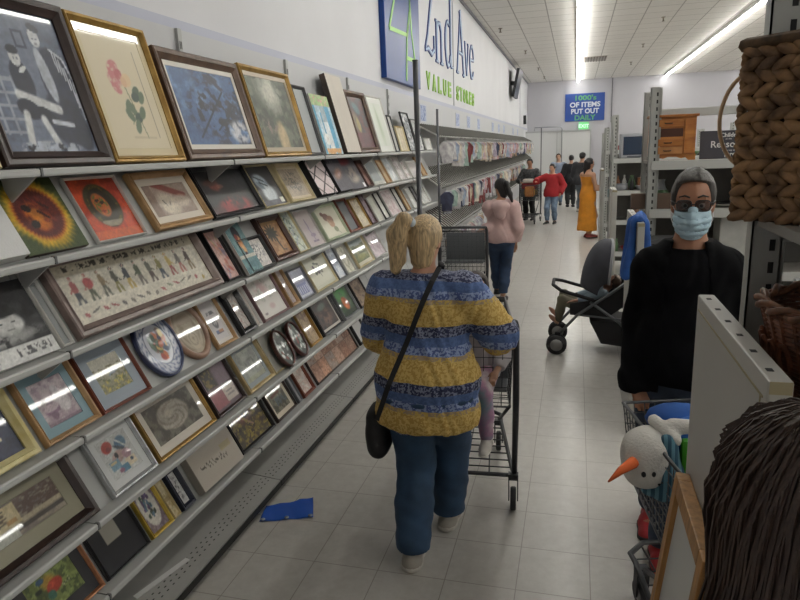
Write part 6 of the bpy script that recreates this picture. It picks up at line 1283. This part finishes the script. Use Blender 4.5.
# ---------------------------------------------------------------- wicker baskets
m_wk = mat('wicker_dark', hx('9a7650'), .7, noise=.55, nscale=22, col2=hx('4f3826'), bump=.3, bscale=60)
def wicker_box(label, c, lx, ly, h):
    t = thing('wicker_basket', label, 'basket', c)
    part('lining', MB().box(-lx/2+.012, lx/2-.012, -ly/2+.012, ly/2-.012, 0, .01).box(-lx/2+.012, -lx/2+.016, -ly/2+.012, ly/2-.012, .01, h-.01).box(lx/2-.016, lx/2-.012, -ly/2+.012, ly/2-.012, .01, h-.01).box(-lx/2+.016, lx/2-.016, -ly/2+.012, -ly/2+.016, .01, h-.01).box(-lx/2+.016, lx/2-.016, ly/2-.016, ly/2-.012, .01, h-.01), mat('wicker_inner', hx('3a2a20'), .9), t)
    per = []; 
    def walk():
        st = .031
        for k in range(int(lx/st)): yield (-lx/2+(k+.5)*lx/int(lx/st), -ly/2, 0)
        for k in range(int(ly/st)): yield (lx/2, -ly/2+(k+.5)*ly/int(ly/st), PI/2)
        for k in range(int(lx/st)): yield (lx/2-(k+.5)*lx/int(lx/st), ly/2, PI)
        for k in range(int(ly/st)): yield (-lx/2, ly/2-(k+.5)*ly/int(ly/st), 3*PI/2)
    pts_ = list(walk()); rows = int(h/.0235); mb = MB(); rr = random.Random(2)
    for r in range(rows):
        z = .015+r*(h-.03)/(rows-1)
        for i, (x, y, a) in enumerate(pts_):
            tl = .50*(1 if (r % 2) else -1)+rr.uniform(-.12, .12); M_ = Matrix.Rotation(a+rr.uniform(-.1,.1), 3, 'Z') @ Matrix.Rotation(tl, 3, 'Y')
            mb.ell((x, y, z+rr.uniform(-.003,.003)), (.030, .010, .0120), 7, 5, M_)
    part('weave', mb, m_wk, t)
    rp_ = [(-lx/2,-ly/2),(lx/2,-ly/2),(lx/2,ly/2),(-lx/2,ly/2)]
    part('rim', MB().tube([(x*1.0, y*1.0, h) for x, y in rp_], .014, 7, closed=True), mat('wicker_rim', hx('6b5238'), .7, noise=.4, nscale=60), t)
    return t
wicker_box('tall square wicker basket of thick brown braid on the top shelf of the near rack', (.613, 1.47, 1.657), .43, .40, .345)
bpy.data.objects['wicker_basket'].rotation_euler = (0, 0, rad(-45))
t = thing('wicker_basket', 'round reddish brown wicker basket with an open rim, below the tall square basket', 'basket', (.515, 1.27, 1.347))
m_w2 = mat('wicker_red', hx('7d4a30'), .55, noise=.45, nscale=30, col2=hx('4a2a1c'))
mb = MB(); R0, R1, hh = .125, .175, .175
for r in range(22):
    q = r/21; rad_ = R0+(R1-R0)*q; mb.tube([((rad_+.005*math.sin(k*PI+r*PI))*math.cos(2*PI*k/36), (rad_+.005*math.sin((k+r)*PI+PI/2))*math.sin(2*PI*k/36), .006+hh*q) for k in range(36)], .0045, 5, closed=True)
part('weave', mb, m_w2, t)
mb = MB()
for k in range(36): a = 2*PI*k/36; mb.tube([(R0*math.cos(a), R0*math.sin(a), .0), (R1*math.cos(a), R1*math.sin(a), hh)], .0042, 5)
part('stake', mb, m_w2, t)
mb = MB()
for ph in (0, PI): mb.tube([((R1+.009*math.cos(k*.9+ph))*math.cos(2*PI*k/70), (R1+.009*math.cos(k*.9+ph))*math.sin(2*PI*k/70), hh+.004+.007*math.sin(k*.9+ph)) for k in range(70)], .0065, 6, closed=True)
part('rim', mb, mat('wicker_rim_red', hx('8f5c3c'), .5, noise=.4, nscale=40), t)
mb = MB().lathe([(.001, .0), (R0, .0), (R0, .006), (.001, .006)], (0,0,0), 24); part('base', mb, m_w2, t)
mb = MB()
for k in range(9):
    a0 = PI*.62+k*.2
    mb.tube([((R0+.035+.03*math.sin(u*.9)*.3)*1.02*math.cos(a0+.07*math.cos(u)), (R0+.035+.0*u)*1.02*math.sin(a0+.07*math.cos(u)), .085+.035*math.sin(u)) for u in np.linspace(0, 5.2, 12)], .004, 5)
part('scroll', mb, m_w2, t)
# wooden hoop standing behind the tall basket, boxes on the near rack
solo('wooden_hoop', MB().tube([(.073*math.cos(a), 0, .11+.105*math.sin(a)) for a in np.linspace(0, 2*PI, 40, endpoint=False)], .0042, 8, closed=True), mat('hoop_wood', hx('dcb88e'), .5, noise=.2), 'pale bentwood hoop standing behind the tall square wicker basket', 'hoop', (.375, 1.585, 1.752))
def bx(name, lab, cat, b, col, rough=.6, group=None, bev=.006):
    c = ((b[0]+b[1])/2, (b[2]+b[3])/2, b[4]); hx_, hy_ = (b[1]-b[0])/2, (b[3]-b[2])/2
    return solo(name, MB().bevbox(-hx_, hx_, -hy_, hy_, 0, b[5]-b[4], bev), mat('item_'+col, hx(col), rough, noise=.12), lab, cat, c, 0, group)
bx('carton', 'brown carton under the bentwood hoop behind the tall square basket', 'box', (.36,.50,1.565,1.605,1.657,1.750), '7d6a50')
bx('storage_box', 'white box with a blue label standing behind the round wicker basket', 'box', (.475,.75,1.50,1.58,1.347,1.515), 'b9bcc0')
bx('box_label', '', 'box', (.5,.6,1.49,1.499,1.45,1.50), '4f6fa8') if False else None
bx('magazine_stack_box', 'patterned grey carton low behind the round wicker basket', 'box', (.78,1.0,1.45,1.57,1.347,1.44), '77716a')
# ---------------------------------------------------------------- pine dresser
m_pine = mat('pine_orange', hx('b97b3a'), .45, noise=.3, nscale=6, stretch=(1,1,5), col2=hx('8f5222')); m_pined = mat('pine_light', hx('c0854f'), .5, noise=.2, nscale=8); m_dkw = mat('pine_dark', hx('4a2716'), .5); m_knob = mat('bronze_pull', hx('3a2a20'), .35, .6)
t = thing('small_dresser', 'small orange pine dresser with drawers on the rack behind the man', 'dresser', (.665, 5.13, 1.684))
mb = MB().box(-.15,.15,-.08,.10,.035,.30).bevbox(-.165,.165,-.095,.11,.30,.318,.004); part('carcass', mb, m_pine, t)
mb = MB().prism([(-.155,0),(-.11,0),(-.09,.02),(-.06,.012),(-.03,.024),(.03,.024),(.06,.012),(.09,.02),(.11,0),(.155,0),(.155,.04),(-.155,.04)], 'y', -.088, -.06); part('plinth', mb, m_pine, t)
for z0, z1, m_ in ((.235,.285, m_pine), (.10,.15, m_pine), (.045,.095, m_pined)):
    d_ = part('drawer', MB().bevbox(-.135,.065,-.092,-.078,z0,z1,.003), m_, t); part('pull', MB().tube([(-.06,-.092,(z0+z1)/2), (-.055,-.102,(z0+z1)/2-.003), (-.015,-.102,(z0+z1)/2-.003), (-.01,-.092,(z0+z1)/2)], .004, 6), m_knob, d_)
part('niche', MB().box(-.135,.065,-.0815,-.079,.165,.222), m_dkw, t)
part('door', MB().bevbox(.075,.14,-.092,-.078,.045,.285,.003), m_pine, t)
# dark lettered sign
t = thing('lettered_sign', 'dark grey sign with white lettering beside the pine dresser', 'sign', (1.02, 5.10, 1.684), (rad(-6), 0, 0))
part('board', MB().bevbox(-.165,.165,-.008,.008,0,.195,.002), mat('sign_slate', hx('3d3b42'), .6), t)
m_sw = mat('sign_letter_white', hx('dcdad6'), .6)
for txt, sz, x, z, b in (('Children', .040, .035, .150, .0008), ('are the', .014, .02, .132, 0), ('Reason', .066, .0, .078, .0006), ('to the top of the', .016, .035, .052, 0), ('parents', .038, .055, .018, .001)):
    m_ = text_mb(txt, sz, .002, 1.0, b); m_.v = [(x+a, -.0095+b_, z+c) for a, b_, c in m_.v]; part('lettering', m_, m_sw, t)
# television
t = thing('television', 'small silver box television with a dark screen on the steel rack', 'television', (.78, 9.72, 1.604))
part('cabinet', MB().bevbox(-.19,.19,-.18,.16,0,.33,.015), mat('tv_silver', hx('a5a6ab'), .4), t); part('screen', MB().bevbox(-.155,.155,-.186,-.176,.045,.29,.006), mat('tv_glass', hx('2e3a4c'), .15, coat=.6), t); part('control_strip', MB().box(-.1,.1,-.183,-.178,.012,.03), mat('tv_strip', hx('55575c'), .4), t)
# ---------------------------------------------------------------- household goods
def vase(n, prof, col, lab, cat, loc, group=None, rough=.3):
    return solo(n, MB().lathe(prof, (0,0,0), 16), mat('item_'+col, hx(col), rough, noise=.1), lab, cat, loc, 0, group)
SHAPES = {'bowl': [(.03,0),(.04,.005),(.075,.05),(.085,.07),(.080,.07),(.07,.05),(.03,.012),(.001,.01)], 'vase': [(.03,0),(.05,.04),(.055,.09),(.03,.15),(.022,.18),(.03,.20),(.026,.20),(.001,.17)], 'jar': [(.045,0),(.05,.01),(.05,.10),(.042,.12),(.042,.135),(.001,.135)], 'plate': [(.03,0),(.11,.018),(.115,.024),(.03,.008),(.001,.007)], 'mug': [(.036,0),(.04,.005),(.04,.09),(.036,.09),(.034,.012),(.001,.01)], 'pot': [(.08,0),(.09,.01),(.09,.10),(.086,.10),(.084,.01),(.001,.008)], 'bottle': [(.03,0),(.032,.01),(.032,.12),(.012,.17),(.012,.21),(.001,.21)]}
COLS = [('white','c9c8c4'), ('dark grey','2f2f33'), ('black','1d1d20'), ('red','8c3030'), ('teal','4f8086'), ('brown','6f4a34'), ('green','5a7a55'), ('blue','41588a'), ('cream','cfc3a4'), ('purple','6f4f78'), ('silver','9a9ca0'), ('copper','a06a48')]
rg = random.Random(21)
def fill(x0, x1, y, z, where, n, maxh, kinds=('bowl','vase','jar','plate','mug','pot','bottle','box')):
    x = x0
    while x < x1:
        k = rg.choice(kinds); cn, ch = rg.choice(COLS); lab = '%s %s on %s' % (cn, dict(box='carton', pot='cooking pot').get(k, k), where); g_ = lab
        if k == 'box':
            w_, h_ = rg.uniform(.06, .16), rg.uniform(.05, min(.2, maxh)); bx('carton', lab, 'box', (x, x+w_, y-.06, y+.07, z, z+h_), ch, .6, g_); x += w_+rg.uniform(.01, .03)
        else:
            pr_ = SHAPES[k]; r_ = max(p[0] for p in pr_); h_ = max(p[1] for p in pr_); s_ = min(1.0, maxh/h_)*rg.uniform(.85, 1.0)
            o = vase(dict(pot='cooking_pot').get(k, k), [(a*s_, b*s_) for a, b in pr_], ch, lab, k if k != 'pot' else 'pot', (x+r_*s_, y+rg.uniform(-.05, .05), z), g_); x += 2*r_*s_+rg.uniform(.008, .03)
A1, A2, A3 = 'the shelf under the pine dresser', 'the low shelf behind the man in black', 'the bottom shelf behind the man in black'
fill(.58, 1.3, 5.15, 1.337, A1, 0, .2); fill(.58, 1.3, 5.33, 1.337, A1+' at the back', 0, .26); fill(.58, 1.0, 5.16, .882, A2, 0, .25); fill(.58, 1.2, 5.16, .302, A3, 0, .3)
fill(1.22, 1.7, 5.2, 1.684, 'the shelf with the lettered sign', 0, .25)
fill(.90, 1.5, 5.36, 1.684, 'the shelf behind the lettered sign', 0, .34)
bx('wooden_plank', 'dark brown wooden plank sticking out of the rack behind the man', 'plank', (.40,.80,5.05,5.11,1.337,1.45), '5c483a')
bx('gold_tray', 'flat gold patterned tray under the dark wooden plank', 'tray', (.58,.86,5.04,5.2,1.17,1.20), 'a88a52') if False else None
bx('cloth_bundle', 'black cloth bag slumped on the low shelf beside the blue jacket', 'bag', (.47,.85,4.55,4.93,.30,1.17), '1a1a1e', .8, None, .08)
bx('carton', 'tall white carton on the low shelf just past the shoulder of the man in black', 'box', (1.02,1.22,5.06,5.3,.884,1.30), 'bdbdb8')
bx('crate', 'pale plastic crate on the floor under the black cloth bag', 'crate', (.47,.85,4.55,4.93,0,.298), '8f8f8a')
# the TV rack and beyond
fill(1.0, 1.6, 9.72, 1.604, 'the shelf beside the box television', 0, .3); fill(.56, 1.25, 9.65, 1.163, 'the shelf under the box television', 0, .36); fill(.56, 1.25, 9.85, 1.163, 'the shelf under the box television, at the back', 0, .4, ('vase','box','bottle'))
fill(.56, 1.2, 9.65, .752, 'the low shelf of the television rack', 0, .33); fill(.56, 1.2, 9.65, .302, 'the bottom shelf of the television rack', 0, .36)
for z, w_ in ((1.684, 'top'), (1.253, 'second'), (.803, 'third')):
    fill(.60, 1.4, 13.05, z, 'the %s shelf beyond the television rack' % w_, 0, .36); fill(.68, 1.4, 16.45, z if z < 1.6 else 1.653, 'the %s shelf of the rack furthest away' % w_, 0, .36)
# ================================================================ signs and lettering on the walls
m_sb = mat('sign_blue', hx('12397c'), .3, spec=.3); m_gl = mat('logo_green', hx('9bd26a'), .4)
t = thing('wall_sign', 'tall blue wall sign with pale green crossing lines', 'sign', (WX, 7.37, 0))
part('panel', MB().bevbox(.0, .06, -.75, .77, 2.56, 4.22, .006), m_sb, t)
def flat_stroke(mb, pts, w, x0, x1):
    """ribbon of width w through (y,z) points, standing on the side wall"""
    P = [Vector((p[0], p[1])) for p in pts]; ws = w if isinstance(w, (list, tuple)) else [w]*len(P); L_ = []; Rr = []
    for i, p in enumerate(P):
        d = (P[min(i+1, len(P)-1)]-P[max(i-1, 0)]).normalized(); n = Vector((-d.y, d.x))*ws[i]/2; L_.append(p+n); Rr.append(p-n)
    poly = L_+Rr[::-1]; n = len(P)
    vs = [(x0, q.x, q.y) for q in poly]+[(x1, q.x, q.y) for q in poly]; N2 = 2*n; fs = []
    for i in range(n-1):
        a, b, c, d = i, i+1, N2-2-i, N2-1-i; fs += [(a+N2, b+N2, c+N2, d+N2), (d, c, b, a)]
    fs += [(i, (i+1) % N2, N2+(i+1) % N2, N2+i) for i in range(N2)]
    return mb.add(vs, fs)
mb = MB()
for pl in ([(-.60,3.06),(-.20,3.60),(.05,4.1)], [(-.60,3.06),(.16,3.10),(.30,3.36),(.34,4.15)], [(.22,4.15),(.36,3.15),(.60,2.60)], [(.28,3.36),(.14,3.1),(.06,2.60)], [(.10,2.85),(.50,2.86)]): flat_stroke(mb, pl, .042, .061, .066)
part('logo', mb, m_gl, t)
# shop lettering
m_ld = mat('letter_navy', hx('27407f'), .4); m_ll = mat('letter_paleblue', hx('aac2dc'), .4)
def arc(cx, cz, rx, rz, a0, a1, n=10): return [(cx+rx*math.cos(rad(a0+(a1-a0)*i/n)), cz+rz*math.sin(rad(a0+(a1-a0)*i/n))) for i in range(n+1)]
GL = {
 '2': [(arc(.45,.80,.40,.19,165,-35,12)+[(.60,.52),(.30,.22),(.06,.06)], [.05]+[.09]*4+[.17]*6+[.16,.14,.1,.07,.06]), ([(.03,.04),(.35,.075),(.7,.03),(.97,.10)], [.06,.10,.10,.05]), ([(.97,.06),(.97,.26)], .045), ([(.06,.86),(.06,.80)], .12)],
 'n': [([(.2,0),(.2,.96)], .16), ([(.2,.72),(.4,.93),(.62,.94),(.78,.78),(.80,.5),(.80,0)], [.06,.08,.11,.15,.16,.16]), ([(.02,.02),(.38,.02)], .035), ([(.62,.02),(.98,.02)], .035), ([(.02,.94),(.2,.95)], .04)],
 'd': [(arc(.40,.30,.30,.28,60,330,16), [.07]*5+[.13]*8+[.07]*4), ([(.74,.02),(.74,1.0)], .15), ([(.58,.985),(.74,.985)], .035), ([(.74,.02),(.98,.03)], .035)],
 'A': [([(.08,0),(.52,1.0)], .06), ([(.48,1.0),(.92,0)], .15), ([(.25,.34),(.72,.34)], .045), ([(0,.015),(.24,.015)], .03), ([(.74,.015),(1.0,.015)], .03)],
 'v': [([(.12,.97),(.5,.0)], .16), ([(.5,.0),(.88,.97)], .06), ([(0,.96),(.3,.96)], .04), ([(.72,.96),(1,.96)], .04)],
 'e': [([(.14,.54),(.86,.58)], .07), (arc(.5,.5,.36,.46,8,325,16), [.10]*4+[.09]*4+[.15]*5+[.07]*4)]}
t = thing('shop_lettering', 'large navy and pale blue lettering of the shop name on the white side wall', 'lettering', (WX, 0, 0))
for ch, y0, w_, z0, h_ in (('2',8.66,.60,3.06,1.12), ('n',9.33,.55,3.03,.58), ('d',10.02,.66,3.05,1.14), ('A',11.0,.82,3.05,1.02), ('v',11.83,.46,3.10,.56), ('e',12.36,.60,3.08,.62)):
    mo, mi_ = MB(), MB()
    for k_, (pl, wd) in enumerate(GL[ch]):
        q = [(y0+p[0]*w_, z0+p[1]*h_) for p in pl]; ws = [x*w_ for x in (wd if isinstance(wd, (list, tuple)) else [wd]*len(pl))]
        flat_stroke(mo, q, [x+.018 for x in ws], .0+.0006*k_, .016+.0006*k_); flat_stroke(mi_, q, [x*.55 for x in ws], .0165+.0006*k_, .021+.0006*k_)
    l_ = part('letter', mo, m_ld, t); part('inlay', mi_, m_ll, l_)
t2 = thing('value_lettering', 'small bright green lettering under the large shop name', 'lettering', (WX+.0075, 0, 0))
m_vg = mat('letter_green', hx('86b92c'), .4)
for txt, y0, y1 in (('VALUE', 8.64, 10.55), ('STORES', 10.92, 12.96)):
    n = len(txt)
    for i, ch in enumerate(txt):
        m_ = text_mb(ch, .30, .012, 1.0, .012); xs = [v[0] for v in m_.v]; w0 = max(xs)-min(xs); yc = y0+(i+.5)*(y1-y0)/n; sc = .27/max(w0, .01)*.9
        m_.v = [(-v[1], yc+(v[0]-(max(xs)+min(xs))/2)*sc, 2.625+v[2]) for v in m_.v]; part('letter', m_, m_vg, t2)
# hanging items sign on the far wall
t = thing('hanging_sign', 'blue sign with green and white lettering high on the far wall', 'sign', (.29, FY-.03, 0))
part('board', MB().bevbox(-.76,.745,-.02,.02,2.705,3.755,.005), mat('board_blue', hx('1f4592'), .5), t)
for txt, z, c, sz, wd in (("1000's", 3.50, '5aa36c', .25, .80), ('OF ITEMS', 3.24, 'd8dde4', .26, 1.16), ('PUT OUT', 2.99, 'd8dde4', .26, 1.06), ('DAILY', 2.745, '5aa36c', .26, .80)):
    m_ = text_mb(txt, sz, .008, 1.0, .008); xs = [v[0] for v in m_.v]; sc = wd/(max(xs)-min(xs)); m_.v = [(v[0]*sc, v[1]-.026, v[2]+z) for v in m_.v]
    part('lettering', m_, mat('sign_text_'+c, hx(c), .5), t)
t = thing('exit_sign', 'small lit green exit sign under the blue far wall sign', 'sign', (.26, FY-.03, 0))
part('housing', MB().bevbox(-.19,.19,-.05,.02,2.37,2.66,.008), emis('exit_green', (.45,.80,.52), .35), t)
m_ = text_mb('EXIT', .19, .006, 1.0, .006); m_.v = [(v[0], v[1]-.055, v[2]+2.445) for v in m_.v]; part('lettering', m_, emis('exit_letters', (.8,1,.85), .6), t)
# small blue charts above the clothing racks
spec_m = attr_mat('chart_print', .5)
for i, yy in enumerate((8.28, 10.8, 11.94, 13.2, 15.5, 16.75, 17.95, 20.6, 22.2)):
    t = thing('wall_chart', 'small blue and white printed chart on the panel above the clothing rack', 'chart', (-1.905, yy, 2.17), (0, 0, PI/2), 'small charts above the clothing rack')
    part('card', MB().box(-.17, .17, -.006, 0, 0, .22), mat('card_white', hx('c5c8d2'), .5), t)
    V, F, col = print_mesh(.31, .19, ('blotch', 'b4bdd4', '6d7fae'), i+40, -.0065); V[:,2] += .015
    link('print', mesh_vf('print', V, F, spec_m, paint=col, smooth=False), t)
# wall-mounted screen and small box
t = thing('wall_television', 'dark flat television mounted high on the side wall past the lettering', 'television', (WX, 20.35, 3.68), (0, rad(12), rad(0)))
part('bracket', MB().box(0, .16, -.05, .05, -.06, .06), m_cartd, t)
part('screen', MB().bevbox(.16, .24, -.58, .58, -.40, .40, .01), mat('tv_black', hx('1c1d22'), .3), t)
solo('wall_box', MB().bevbox(0, .10, -.12, .12, 0, .32, .01), mat('box_black', hx('222226'), .5), 'small black box high on the side wall by the far corner', 'wall box', (WX, 25.4, 2.62))
